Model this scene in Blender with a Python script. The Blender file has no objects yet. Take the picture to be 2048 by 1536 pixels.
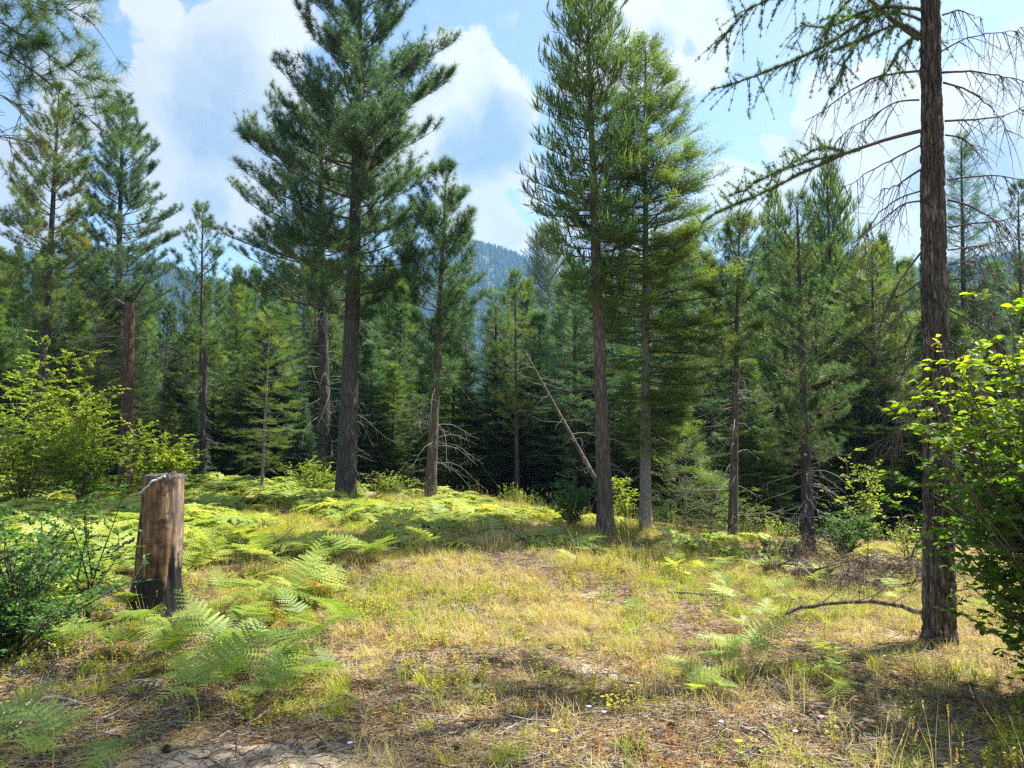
import bpy, math, random
import numpy as np
from mathutils import Vector
R = math.radians
rng = np.random.default_rng(11)
sc = bpy.context.scene
col = sc.collection

# ------------------------------------------------------------------ camera
PITCH = R(3.2); F = 1480.0; EYE = 1.6
cd = bpy.data.cameras.new('camera'); cam = bpy.data.objects.new('camera', cd); col.objects.link(cam)
cd.sensor_width = 36; cd.lens = 36*F/2048; cd.clip_start = 0.05; cd.clip_end = 6000
cam.location = (0, 0, EYE); cam.rotation_euler = (math.pi/2+PITCH, 0, 0)
sc.camera = cam

def ray(px, py):
    u = (px-1024)/F; v = (768-py)/F
    return np.array([u, math.cos(PITCH)-v*math.sin(PITCH), math.sin(PITCH)+v*math.cos(PITCH)])
def at(px, py, Y):
    d = ray(px, py); return np.array([0, 0, EYE])+d*(Y/d[1])

# ------------------------------------------------------------------ light
SUN_AZ, SUN_EL = R(60), R(57)          # azimuth measured from +Y towards +X
world = bpy.data.worlds.new('World'); sc.world = world; world.use_nodes = True
sd = bpy.data.lights.new('sun', 'SUN'); sd.energy = 5.0; sd.angle = R(0.55); sd.color = (1.0, 0.95, 0.85)
sun = bpy.data.objects.new('sun', sd); col.objects.link(sun)
sdir = Vector((math.sin(SUN_AZ)*math.cos(SUN_EL), math.cos(SUN_AZ)*math.cos(SUN_EL), math.sin(SUN_EL)))
sun.rotation_euler = sdir.to_track_quat('Z', 'Y').to_euler()
sc.view_settings.view_transform = 'Standard'; sc.view_settings.look = 'None'
sc.view_settings.exposure = 1.52; sc.view_settings.gamma = 1.0; sc.view_settings.use_curve_mapping = False
sc.cycles.max_bounces = 7; sc.cycles.diffuse_bounces = 3; sc.cycles.glossy_bounces = 2
sc.cycles.transmission_bounces = 5; sc.cycles.transparent_max_bounces = 4; sc.cycles.volume_bounces = 0
sc.cycles.adaptive_threshold = 0.006; sc.cycles.use_denoising = False; sc.cycles.denoising_prefilter = 'ACCURATE'; sc.cycles.pixel_filter_type = 'BLACKMAN_HARRIS'; sc.cycles.filter_width = 1.45; sc.cycles.sample_clamp_indirect = 1.5

class NT:
    def __init__(s, t): s.t = t; s.n = t.nodes; s.l = t.links
    def node(s, ty, **k):
        n = s.n.new(ty)
        for a, b in k.items():
            if a.startswith('i_'): n.inputs[a[2:].replace('_', ' ')].default_value = b
            else: setattr(n, a, b)
        return n
    def put(s, sock, v):
        if hasattr(v, 'is_output') or isinstance(v, bpy.types.NodeSocket): s.l.new(v, sock)
        elif v is not None: sock.default_value = v
    def m(s, op, a, b=None, c=None, clamp=False):
        n = s.n.new('ShaderNodeMath'); n.operation = op; n.use_clamp = clamp
        s.put(n.inputs[0], a)
        if b is not None: s.put(n.inputs[1], b)
        if c is not None: s.put(n.inputs[2], c)
        return n.outputs[0]
    def vm(s, op, a, b=None, scale=None):
        n = s.n.new('ShaderNodeVectorMath'); n.operation = op
        s.put(n.inputs[0], a)
        if b is not None: s.put(n.inputs[1], b)
        if scale is not None: s.put(n.inputs['Scale'], scale)
        return n.outputs['Value'] if op in ('DOT_PRODUCT', 'LENGTH') else n.outputs[0]
    def mr(s, v, a, b, c=0.0, d=1.0, smooth=True):
        n = s.n.new('ShaderNodeMapRange'); n.interpolation_type = 'SMOOTHSTEP' if smooth else 'LINEAR'
        s.put(n.inputs[0], v)
        for i, q in enumerate((a, b, c, d)): s.put(n.inputs[i+1], q)
        return n.outputs[0]
    def mix(s, f, a, b):
        n = s.n.new('ShaderNodeMix'); n.data_type = 'RGBA'
        s.put(n.inputs[0], f); s.put(n.inputs[6], a); s.put(n.inputs[7], b)
        return n.outputs[2]
    def noise(s, vec, scale, detail=4, rough=.55, dist=0, out=0):
        n = s.n.new('ShaderNodeTexNoise'); s.put(n.inputs['Vector'], vec)
        n.inputs['Scale'].default_value = scale; n.inputs['Detail'].default_value = detail
        n.inputs['Roughness'].default_value = rough; n.inputs['Distortion'].default_value = dist
        return n.outputs[out]
    def ramp(s, f, stops):
        n = s.n.new('ShaderNodeValToRGB'); s.put(n.inputs[0], f); e = n.color_ramp.elements
        while len(e) < len(stops): e.new(0.5)
        for q, (p, c) in zip(e, stops): q.position = p; q.color = (*c, 1)
        return n.outputs[0]

# ---- sky: Nishita air plus cumulus, both fixed to world directions
w = NT(world.node_tree); w.n.clear()
out = w.node('ShaderNodeOutputWorld'); 
sky = w.node('ShaderNodeTexSky'); sky.sky_type = 'NISHITA'; sky.sun_disc = False
sky.sun_elevation = SUN_EL; sky.sun_rotation = SUN_AZ; sky.air_density = 1.0; sky.dust_density = 0.8; sky.ozone_density = 1.6
tc = w.node('ShaderNodeTexCoord'); D = tc.outputs['Generated']
n1 = w.noise(D, 5.0, 7, .6, 0, 1)
n2 = w.vm('SUBTRACT', n1, (0.5, 0.5, 0.5))
n3 = w.vm('SUBTRACT', w.noise(D, 26.0, 4, .6, 0, 1), (0.5, 0.5, 0.5))
Dw = w.vm('NORMALIZE', w.vm('ADD', w.vm('ADD', D, w.vm('SCALE', n2, scale=0.12)), w.vm('SCALE', n3, scale=0.022)))
fb = w.noise(Dw, 9.0, 10, .62)
white_puffs = [(190,215,75),(260,260,80),(330,215,75),(420,150,110),(500,110,85),(560,200,85),(450,250,110),(400,350,110),(330,420,80),(500,410,85),
    (330,15,45),(180,20,40),(120,180,80),(60,330,80),(20,450,90),(560,40,80),
    (960,160,75),(1040,200,80),(900,140,60),(960,280,95),(900,330,85),(1020,310,70),(960,440,80),(1010,480,60),(1060,390,30),(850,250,90),(700,300,120),
    (1110,470,60),(1260,40,80),(1340,60,90),(1400,90,85),(1300,140,80),(1380,160,70),(1200,150,60),(1000,500,70),
    (1660,230,85),(1740,210,80),(1800,260,90),(1700,280,60),(1620,250,45),(1600,340,60),(1540,320,30),(1500,420,70),(1440,380,55),(1680,410,80),(1600,450,60),(1760,440,80),
    (1900,280,90),(1980,200,95),(2040,100,60),(1980,330,90),(1920,420,90),(2040,430,90),(1850,500,80),(1350,470,60),(1250,500,60)]
fld = None
for (px, py, r) in white_puffs:
    d = ray(px, py); d /= np.linalg.norm(d); a = r/F
    v = w.mr(w.vm('DOT_PRODUCT', Dw, tuple(d)), math.cos(a*1.12), math.cos(a*.3))
    fld = v if fld is None else w.m('ADD', fld, v)
fld = w.m('MINIMUM', fld, 1.2)
vd = ray(1024, 600); vd /= np.linalg.norm(vd)
outside = w.mr(w.vm('DOT_PRODUCT', D, tuple(vd)), 0.80, 0.62)     # beyond the frame: the same broken cumulus
gen = w.m('MULTIPLY', w.mr(w.noise(D, 2.6, 6, .55), 0.44, 0.60), outside)
fld = w.m('MAXIMUM', fld, gen)
den = w.m('ADD', fld, w.m('MULTIPLY', w.m('SUBTRACT', fb, 0.5), 2.9))
cover = w.mr(den, 0.25, 0.78)
veil = w.m('MULTIPLY', w.mr(w.noise(w.vm('MULTIPLY', D, (1, 1, 2.2)), 3.2, 7, .6), 0.45, 0.8), 0.30)
cover = w.m('MAXIMUM', cover, veil)
grey = None
for (px, py, r) in [(460,200,75),(420,280,65),(530,280,50),(1010,260,65),(950,290,60),(1345,95,26),(1405,110,16),(1262,60,20),(1585,290,20),(1990,310,60),(1960,400,60),(1860,330,40),(400,400,35),(1120,480,30),(1640,460,45)]:
    d = ray(px, py); d /= np.linalg.norm(d)
    v = w.mr(w.vm('DOT_PRODUCT', Dw, tuple(d)), math.cos(r*1.5/F), math.cos(r*0.2/F), 0.0, 1.0 if r > 40 else 0.6)
    grey = v if grey is None else w.m('MAXIMUM', grey, v)
grey = w.m('MAXIMUM', grey, w.m('MULTIPLY', w.mr(den, 1.0, 1.9), outside))
grey = w.m('MULTIPLY', grey, w.mr(w.noise(Dw, 6.5, 6, .62), .34, .54, .6, 1.0))
lump = w.mr(w.noise(Dw, 11.0, 6, .6), 0.38, 0.66)
grey = w.m('MINIMUM', w.m('ADD', w.m('MULTIPLY', grey, 0.85), w.m('MULTIPLY', lump, 0.28)), 1.0)
sunny = w.mr(w.vm('DOT_PRODUCT', D, tuple(sdir)), -0.2, 0.9, 0.62, 1.08)
ccol = w.mix(grey, (0.355, 0.365, 0.385, 1), (0.15, 0.212, 0.29, 1))
bgc = w.node('ShaderNodeBackground'); w.put(bgc.inputs[0], ccol); w.put(bgc.inputs[1], sunny)
bgs = w.node('ShaderNodeBackground'); w.put(bgs.inputs[0], sky.outputs[0]); bgs.inputs[1].default_value = 0.088
mx = w.node('ShaderNodeMixShader'); w.put(mx.inputs[0], cover); w.l.new(bgs.outputs[0], mx.inputs[1]); w.l.new(bgc.outputs[0], mx.inputs[2])
w.l.new(mx.outputs[0], out.inputs[0])

# ------------------------------------------------------------------ numpy helpers
def vnoise(P, seed=0):
    P = np.asarray(P, float); i = np.floor(P).astype(np.int64); f = P-i; f = f*f*(3-2*f)
    def h(a):
        n = (a[..., 0]*73856093) ^ (a[..., 1]*19349663) ^ (a[..., 2]*83492791) ^ (seed*2654435)
        n = (n ^ (n >> 13))*1274126177 & 0x7fffffff
        n = (n ^ (n >> 15))*668265263 & 0x7fffffff
        return (n % 100003)/100003.0
    r = 0
    for a in (0, 1):
        for b in (0, 1):
            for c in (0, 1):
                wgt = (f[..., 0] if a else 1-f[..., 0])*(f[..., 1] if b else 1-f[..., 1])*(f[..., 2] if c else 1-f[..., 2])
                r = r+wgt*h(i+np.array([a, b, c]))
    return r
def fbm(P, seed=0, o=4):
    r = 0; a = .5; P = np.asarray(P, float)
    for k in range(o): r = r+a*vnoise(P*2**k+k*17.3, seed+k); a /= 2
    return r

def ground_z(x, y):
    x = np.asarray(x, float); y = np.asarray(y, float)
    yc = np.interp(x, [-40, -12, -4, -.7, 1.5, 3.5, 6, 12, 40], [30, 23, 17, 15.2, 12.6, 11.6, 11.4, 12, 20])
    z = -0.07*np.log1p(np.exp(np.clip(x*1.5, -30, 30)))/1.5
    t = np.maximum(0, y-yc); dist = 1-np.exp(-t/5.0)
    z = z-0.24*(t-5*dist)*np.clip(1-(t-60)/200, .25, 1)
    z = np.maximum(z, -18-0.004*np.hypot(x, y))
    near = np.exp(-(np.hypot(x, y)/60)**2)
    P = np.stack([x, y, np.zeros_like(x)], -1)
    z = z+near*((fbm(P*0.35, 3, 3)-.44)*0.22+(fbm(P*2.2, 9, 3)-.44)*0.07)
    z = z+np.exp(-(((x+1.25)/.9)**2+((y-3.5)/.5)**2))*(fbm(P*9, 12, 3)-.44)*.09
    z = z+0.08*np.exp(-(((x+1.25)/.75)**2+((y-3.5)/.35)**2))
    return z
def gz(x, y): return float(ground_z(np.array([x]), np.array([y]))[0])
def hit(px, py):
    d = ray(px, py); t = .5*1.006**np.arange(900); p = np.array([0, 0, EYE])+d*t[:, None]
    b = np.nonzero(p[:, 2] <= ground_z(p[:, 0], p[:, 1]))[0]; k = b[0] if len(b) else 899
    t = np.linspace(t[max(k-1, 0)], t[k], 12); p = np.array([0, 0, EYE])+d*t[:, None]
    b = np.nonzero(p[:, 2] <= ground_z(p[:, 0], p[:, 1]))[0]; return p[b[0] if len(b) else 11]

def frames(d, roll=None, up=(0, 0, 1)):
    d = d/np.linalg.norm(d, axis=-1, keepdims=True)
    u = np.broadcast_to(np.array(up, float), d.shape)
    y = np.cross(u, d); n = np.linalg.norm(y, axis=-1, keepdims=True)
    y = np.where(n < 1e-4, np.array([0, 1., 0]), y/np.maximum(n, 1e-6)); z = np.cross(d, y)
    if roll is not None:
        c, s = np.cos(roll)[:, None], np.sin(roll)[:, None]; y, z = y*c+z*s, z*c-y*s
    return np.stack([d, y, z], -1)
class Acc:
    def __init__(s): s.V = []; s.T = []; s.M = []; s.K = []; s.S = []; s.n = 0
    def add(s, V, T, mat=0, tint=0.5, smooth=False):
        V = np.asarray(V, float).reshape(-1, 3); T = np.asarray(T).reshape(-1, 3)
        s.V.append(V); s.T.append(T+s.n); s.M.append(np.full(len(T), mat)); s.S.append(np.full(len(T), smooth))
        s.K.append(np.broadcast_to(np.asarray(tint, float), (len(V),)) if np.ndim(tint) < 2 else np.ravel(tint)); s.n += len(V)
    def inst(s, tpl, Rm, S, T, mat=0, tint=None):
        tv, tt = tpl; k = len(T)
        if k == 0: return
        V = np.einsum('kij,nj->kni', Rm*np.reshape(S, (-1, 1, 1)), tv)+T[:, None]
        tr = tt[None]+(np.arange(k)*len(tv))[:, None, None]
        if tint is None: tint = rng.random(k)
        s.add(V, tr, mat, np.repeat(tint, len(tv)))
    def tubes(s, P, Rd, sides=3, mat=0, tint=.5):
        P = np.asarray(P, float); Rd = np.asarray(Rd, float); k, m, _ = P.shape
        if k == 0: return
        tan = np.gradient(P, axis=1); tan /= np.linalg.norm(tan, axis=-1, keepdims=True)+1e-9
        ref = np.where(np.abs(tan[..., 2:3]) > .9, np.array([1., 0, 0]), np.array([0, 0, 1.]))
        a = np.cross(tan, ref); a /= np.linalg.norm(a, axis=-1, keepdims=True)+1e-9; b = np.cross(tan, a)
        th = np.arange(sides)*2*math.pi/sides
        V = P[:, :, None]+Rd[:, :, None, None]*(a[:, :, None]*np.cos(th)[:, None]+b[:, :, None]*np.sin(th)[:, None])
        i = np.arange(m-1)[:, None]*sides+np.arange(sides); j = np.arange(m-1)[:, None]*sides+(np.arange(sides)+1) % sides
        T = np.stack([np.stack([i, j, i+sides], -1), np.stack([j, j+sides, i+sides], -1)], 2).reshape(-1, 3)
        s.add(V, T[None]+(np.arange(k)*m*sides)[:, None, None], mat, tint, True)
    def build(s, name, mats, parent=None):
        me = bpy.data.meshes.new(name)
        V = np.concatenate(s.V); T = np.concatenate(s.T); M = np.concatenate(s.M); K = np.concatenate(s.K); S = np.concatenate(s.S)
        me.vertices.add(len(V)); me.vertices.foreach_set('co', V.astype(np.float32).ravel())
        me.loops.add(len(T)*3); me.loops.foreach_set('vertex_index', T.astype(np.int32).ravel())
        me.polygons.add(len(T)); me.polygons.foreach_set('loop_start', np.arange(0, len(T)*3, 3, dtype=np.int32))
        me.polygons.foreach_set('material_index', M.astype(np.int32)); me.polygons.foreach_set('use_smooth', S.astype(bool))
        at_ = me.attributes.new('tint', 'FLOAT', 'POINT'); at_.data.foreach_set('value', K.astype(np.float32))
        me.update(calc_edges=True)
        for q in (mats if isinstance(mats, (list, tuple)) else [mats]): me.materials.append(q)
        o = bpy.data.objects.new(name, me)
        if parent != 'free': col.objects.link(o)
        if parent is not None and parent != 'free': o.parent = parent
        return o
def tag(o, label=None, cat=None, group=None, kind=None):
    if label: o['label'] = label
    if cat: o['category'] = cat
    if group: o['group'] = group
    if kind: o['kind'] = kind
    return o
def empty(name, loc, label=None, cat=None, group=None):
    o = bpy.data.objects.new(name, None); o.empty_display_size = .2; col.objects.link(o); o.location = tuple(loc)
    return tag(o, label, cat, group)
def copy_tree(o, parent=None):
    c = o.copy(); col.objects.link(c)
    if parent: c.parent = parent
    for ch in [q for q in o.children]: copy_tree(ch, c)
    return c

# ------------------------------------------------------------------ materials
def leaf_mat(name, stops, trans=(.3, .45, .08), tf=.4, rough=.5, spec=.3, inst=0.0, nscale=1.2):
    m = bpy.data.materials.new(name); m.use_nodes = True; t = NT(m.node_tree); t.n.clear()
    o = t.node('ShaderNodeOutputMaterial'); a = t.node('ShaderNodeAttribute', attribute_name='tint')
    f = a.outputs['Fac']; oi = t.node('ShaderNodeObjectInfo').outputs['Random']
    geo = t.node('ShaderNodeNewGeometry').outputs['Position']
    nz = t.mr(t.noise(geo, nscale, 3), .3, .7, smooth=False)
    f = t.m('ADD', t.m('MULTIPLY', f, .6-.3*inst), t.m('ADD', t.m('MULTIPLY', nz, .4-.2*inst), t.m('MULTIPLY', oi, .5*inst)))
    c = t.ramp(f, stops)
    p = t.node('ShaderNodeBsdfPrincipled'); t.put(p.inputs['Base Color'], c); p.inputs['Roughness'].default_value = rough
    p.inputs['Specular IOR Level'].default_value = spec
    tr = t.node('ShaderNodeBsdfTranslucent')
    mul = t.node('ShaderNodeMix', data_type='RGBA', blend_type='MULTIPLY'); mul.inputs[0].default_value = 1
    t.put(mul.inputs[6], c); t.put(mul.inputs[7], (*[q for q in trans], 1)); t.l.new(mul.outputs[2], tr.inputs[0])
    mx = t.node('ShaderNodeMixShader'); mx.inputs[0].default_value = tf
    t.l.new(p.outputs[0], mx.inputs[1]); t.l.new(tr.outputs[0], mx.inputs[2]); t.l.new(mx.outputs[0], o.inputs[0])
    return m
def bark_mat(name, dark, mid, light, sc_=(14, 14, 3.2), bump=.6, fis=.5):
    m = bpy.data.materials.new(name); m.use_nodes = True; t = NT(m.node_tree); t.n.clear()
    o = t.node('ShaderNodeOutputMaterial'); tcn = t.node('ShaderNodeTexCoord').outputs['Object']
    v = t.vm('MULTIPLY', tcn, sc_)
    wv = t.vm('ADD', v, t.vm('SCALE', t.noise(v, .8, 3, .6, 0, 1), scale=1.2))
    vo = t.node('ShaderNodeTexVoronoi', feature='DISTANCE_TO_EDGE'); t.put(vo.inputs['Vector'], wv); vo.inputs['Scale'].default_value = 1.0
    crack = t.mr(vo.outputs['Distance'], 0, .28)
    fine = t.noise(v, 3.5, 5, .65); big = t.noise(tcn, 1.3, 4, .6)
    c = t.ramp(t.m('ADD', t.m('MULTIPLY', fine, .7), t.m('MULTIPLY', big, .3)), [(.3, mid), (.62, light)])
    c = t.mix(t.m('MULTIPLY', t.m('SUBTRACT', 1.0, crack), fis), c, (*dark, 1))
    p = t.node('ShaderNodeBsdfPrincipled'); t.put(p.inputs['Base Color'], c); p.inputs['Roughness'].default_value = .9
    p.inputs['Specular IOR Level'].default_value = .15
    b = t.node('ShaderNodeBump'); b.inputs['Strength'].default_value = bump; b.inputs['Distance'].default_value = .02
    t.put(b.inputs['Height'], t.m('ADD', crack, t.m('MULTIPLY', fine, .6))); t.l.new(b.outputs[0], p.inputs['Normal'])
    t.l.new(p.outputs[0], o.inputs[0]); return m
M = {}
M['pine'] = leaf_mat('pine_needles', [(.05, (.022, .055, .022)), (.45, (.05, .105, .032)), (.75, (.10, .16, .045)), (1, (.22, .20, .06))], (2.2, 2.2, 1.3), .38, .42, .45)
M['pine_grey'] = leaf_mat('grey_green_pine_needles', [(.05, (.025, .055, .030)), (.5, (.055, .105, .05)), (.9, (.11, .16, .065))], (2.2, 2.4, 1.3), .36, .42, .45)
M['pine_gold'] = leaf_mat('yellowing_pine_needles', [(.05, (.04, .085, .025)), (.5, (.095, .155, .035)), (.85, (.24, .20, .05)), (1, (.30, .17, .05))], (2.0, 2.2, 1.0), .40, .42, .4)
M['fir'] = leaf_mat('fir_needles', [(.05, (.028, .065, .024)), (.45, (.065, .13, .034)), (.75, (.13, .205, .045)), (1, (.22, .28, .06))], (2.3, 2.15, 1.0), .42, .5, .3)
M['fir_bright'] = leaf_mat('bright_green_fir_needles', [(.05, (.035, .075, .022)), (.45, (.08, .14, .036)), (.8, (.145, .215, .05)), (1, (.21, .26, .06))], (2.2, 2.0, 1.0), .42, .5, .3)  # slightly lighter green than the plain fir needles
M['spruce'] = leaf_mat('blue_green_spruce_needles', [(.05, (.022, .055, .032)), (.5, (.055, .11, .06)), (.95, (.12, .175, .085))], (2.0, 2.3, 1.2), .36, .5, .35)
M['larch'] = leaf_mat('larch_needles', [(.05, (.040, .085, .030)), (.5, (.085, .155, .045)), (.95, (.17, .24, .06))], (2.2, 2.15, 1.1), .42, .5, .3)
M['shrub'] = leaf_mat('shrub_leaves', [(.05, (.07, .13, .02)), (.45, (.18, .26, .03)), (.8, (.34, .38, .045)), (1, (.46, .40, .06))], (2.2, 2.2, .6), .45, .45, .4, nscale=.9)
M['bush_dark'] = leaf_mat('dark_green_bush_leaves', [(.05, (.025, .07, .018)), (.5, (.06, .14, .03)), (.9, (.12, .21, .045)), (1, (.2, .26, .05))], (2.4, 2.6, .8), .40, .5, .3)
M['broad'] = leaf_mat('broad_shrub_leaves', [(.0, (.04, .10, .015)), (.4, (.08, .165, .02)), (.7, (.17, .26, .025)), (.9, (.34, .36, .035)), (1, (.42, .28, .05))], (2.4, 2.3, .5), .5, .5, .3)
M['fern'] = leaf_mat('fern_fronds', [(.0, (.10, .19, .04)), (.35, (.22, .32, .06)), (.7, (.40, .45, .09)), (1, (.58, .50, .14))], (1.6, 1.5, .9), .40, .45, .4, inst=.8, nscale=.5)
M['fern_green'] = leaf_mat('green_fern_fronds', [(.0, (.07, .14, .025)), (.4, (.14, .23, .035)), (.75, (.26, .34, .05)), (1, (.44, .42, .09))], (1.8, 1.7, .8), .40, .45, .4, inst=.7, nscale=.5)
M['fern_old'] = leaf_mat('rusty_fern_fronds', [(.0, (.30, .14, .03)), (.5, (.45, .24, .05)), (1, (.5, .38, .08))], (1.6, 1.3, .6), .35, .6, .2)
M['straw'] = leaf_mat('dry_grass', [(.0, (.32, .20, .08)), (.35, (.54, .42, .18)), (.7, (.68, .58, .27)), (1, (.56, .55, .18))], (1.3, 1.25, .8), .35, .6, .25, inst=.8, nscale=.8)
M['grass'] = leaf_mat('green_grass', [(.0, (.16, .24, .035)), (.5, (.34, .41, .06)), (1, (.58, .56, .12))], (1.8, 1.7, .6), .38, .5, .3, inst=.8, nscale=.8)
M['herb'] = leaf_mat('low_herbs', [(.0, (.13, .18, .03)), (.45, (.28, .34, .05)), (.7, (.50, .47, .07)), (1, (.45, .20, .07))], (1.8, 1.7, .5), .38, .5, .3, inst=1, nscale=.6)
M['redherb'] = leaf_mat('russet_herbs', [(.0, (.20, .08, .035)), (.5, (.34, .15, .06)), (1, (.42, .28, .09))], (1.4, 1.2, .6), .3, .6, .2, inst=.8)
M['bark'] = bark_mat('grey_brown_bark', (.018, .014, .012), (.075, .058, .048), (.19, .155, .13))
M['bark_big'] = bark_mat('furrowed_larch_bark', (.014, .010, .008), (.10, .075, .06), (.30, .25, .21), (17, 17, 5), 1.0, .6)
M['bark_red'] = bark_mat('reddish_pine_bark', (.02, .013, .01), (.085, .05, .038), (.20, .125, .09))
M['bark_pale'] = bark_mat('pale_fir_bark', (.04, .035, .03), (.17, .15, .13), (.34, .31, .28), (10, 10, 14), .4, .3)
M['bark_dark'] = bark_mat('dark_pine_bark', (.012, .010, .010), (.045, .038, .036), (.12, .105, .10))
M['twig'] = bark_mat('twig_bark', (.02, .015, .012), (.07, .05, .04), (.16, .12, .095), (30, 30, 30), .2, .2)
M['dead'] = bark_mat('grey_dead_wood', (.05, .045, .04), (.17, .15, .13), (.38, .35, .31), (30, 30, 12), .3, .3)
M['lichen'] = leaf_mat('hanging_lichen', [(.0, (.05, .045, .035)), (1, (.16, .13, .10))], (1.2, 1.1, .9), .3, .9, .1)
def flat(name, c, rough=.8, sc_=8, amp=.35):
    m = bpy.data.materials.new(name); m.use_nodes = True; t = NT(m.node_tree); p = t.n['Principled BSDF']
    g = t.node('ShaderNodeTexCoord').outputs['Object']
    t.put(p.inputs['Base Color'], t.mix(t.noise(g, sc_, 5, .65), (*[q*(1-amp) for q in c], 1), (*[min(1, q*(1+amp)) for q in c], 1)))
    p.inputs['Roughness'].default_value = rough; return m
M['white_wood'] = flat('bleached_wood', (.62, .62, .62), .7, 12, .25)
M['yellow'] = flat('yellow_petals', (.80, .58, .02), .6, 8, .1); M['lilac'] = flat('lilac_petals', (.55, .42, .72), .6, 8, .1)

# ground soil
m = bpy.data.materials.new('ground_soil'); m.use_nodes = True; t = NT(m.node_tree); p = t.n['Principled BSDF']
P = t.node('ShaderNodeNewGeometry').outputs['Position']
a = t.noise(P, 1.1, 6, .6); b = t.noise(P, 22, 6, .7); c3 = t.noise(t.vm('MULTIPLY', P, (60, 25, 40)), 1, 4, .7)
litter = t.ramp(b, [(.30, (.035, .022, .014)), (.45, (.13, .08, .045)), (.58, (.30, .21, .12)), (.75, (.50, .38, .24))])
soil = t.ramp(c3, [(.3, (.34, .26, .18)), (.7, (.60, .49, .36))])
bare = t.mr(t.m('ADD', a, t.m('MULTIPLY', b, .25)), .66, .78)
dune = t.mr(t.vm('LENGTH', t.vm('MULTIPLY', t.vm('SUBTRACT', P, (-1.2, 3.45, 0)), (1.1, 2.0, 0))), .45, 1.1, 1, 0)
bare = t.m('MAXIMUM', bare, dune)
cc = t.mix(bare, litter, soil)
green = t.mr(t.noise(P, .6, 4, .6), .5, .62)
cc = t.mix(t.m('MULTIPLY', green, .4), cc, (.10, .12, .03, 1))
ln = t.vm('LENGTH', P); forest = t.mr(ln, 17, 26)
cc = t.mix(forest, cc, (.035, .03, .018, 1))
t.put(p.inputs['Base Color'], cc); p.inputs['Roughness'].default_value = .95; p.inputs['Specular IOR Level'].default_value = .1
bp = t.node('ShaderNodeBump'); bp.inputs['Strength'].default_value = .8; bp.inputs['Distance'].default_value = .03
t.put(bp.inputs['Height'], t.m('ADD', b, t.m('MULTIPLY', c3, .4))); t.l.new(bp.outputs[0], p.inputs['Normal'])
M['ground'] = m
m = bpy.data.materials.new('forested_mountainside'); m.use_nodes = True; t = NT(m.node_tree); p = t.n['Principled BSDF']
P = t.node('ShaderNodeNewGeometry').outputs['Position']
cc = t.ramp(t.noise(P, .012, 8, .65), [(.35, (.014, .032, .024)), (.58, (.024, .045, .028)), (.75, (.05, .06, .04))])
t.put(p.inputs['Base Color'], cc); p.inputs['Roughness'].default_value = 1
M['mountain'] = m

# ------------------------------------------------------------------ ground, mountains, haze
def axis(lo, hi, fine, f0, f1):
    mid = np.arange(f0, f1, fine); g = [f1]; s = fine
    while g[-1] < hi: s *= 1.17; g.append(g[-1]+s)
    q = [f0]; s = fine
    while q[-1] > lo: s *= 1.17; q.append(q[-1]-s)
    return np.concatenate([q[::-1][:-1], mid, g])
xs = axis(-2600, 2600, .085, -9, 7.5); ys = axis(-300, 2600, .085, 1.8, 15)
X, Y = np.meshgrid(xs, ys, indexing='ij'); Z = ground_z(X, Y)
nx, ny = X.shape; i = (np.arange(nx-1)[:, None]*ny+np.arange(ny-1)).ravel()
T = np.concatenate([np.stack([i, i+ny, i+ny+1], -1), np.stack([i, i+ny+1, i+1], -1)])
A = Acc(); A.add(np.stack([X, Y, Z], -1), T, 0, .5, True)
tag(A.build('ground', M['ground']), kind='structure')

ridge = [(-700, 560), (-200, 520), (0, 525), (200, 512), (345, 545), (460, 580), (700, 560), (860, 512), (945, 490), (1000, 503), (1060, 525), (1130, 568), (1300, 575), (1450, 528), (1520, 504), (1650, 518), (1780, 546), (1900, 540), (2048, 522), (2500, 500), (2900, 540)]
RD = 1000.0
az_r = [math.atan2(ray(a_, 600)[0], ray(a_, 600)[1]) for a_, b_ in ridge]
el_r = [math.atan2(ray(a_, b_)[2], math.hypot(*ray(a_, b_)[:2])) for a_, b_ in ridge]
def mount_z(az, r):
    x = np.sin(az)*r; y = np.cos(az)*r
    el = np.interp(az, az_r, el_r); rr = RD*(1+.12*np.sin(az*5+1)+.0*az); H = np.tan(el)*rr+EYE+18
    q = np.clip((r-(rr-520))/520, 0, 1.6); s = np.where(q < 1, 0.5-0.5*np.cos(np.pi*np.clip(q, 0, 1)), 1-(q-1)**2*.5)
    s = s*.6+np.minimum(q, 1)*.4*np.where(q > 1, s, 1)
    P = np.stack([x*.010, y*.010, 0*x], -1)
    spur = (fbm(P, 31, 4)-.45)*90*np.clip(q*1.2, 0, 1)*np.clip((1-q)*2.2, 0, 1)
    return -19+H*s*0.985+spur, x, y, q
azs = np.linspace(-1.15, 1.15, 420); rs = np.linspace(350, 1750, 110)
A_, R_ = np.meshgrid(azs, rs, indexing='ij'); zz, x_, y_, _q = mount_z(A_, R_)
nx, ny = zz.shape; i = (np.arange(nx-1)[:, None]*ny+np.arange(ny-1)).ravel()
T = np.concatenate([np.stack([i, i+1, i+ny+1], -1), np.stack([i, i+ny+1, i+ny], -1)])
A = Acc(); A.add(np.stack([x_, y_, zz], -1), T, 0, .5, True)
tag(A.build('mountain', M['mountain']), kind='structure')

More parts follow.
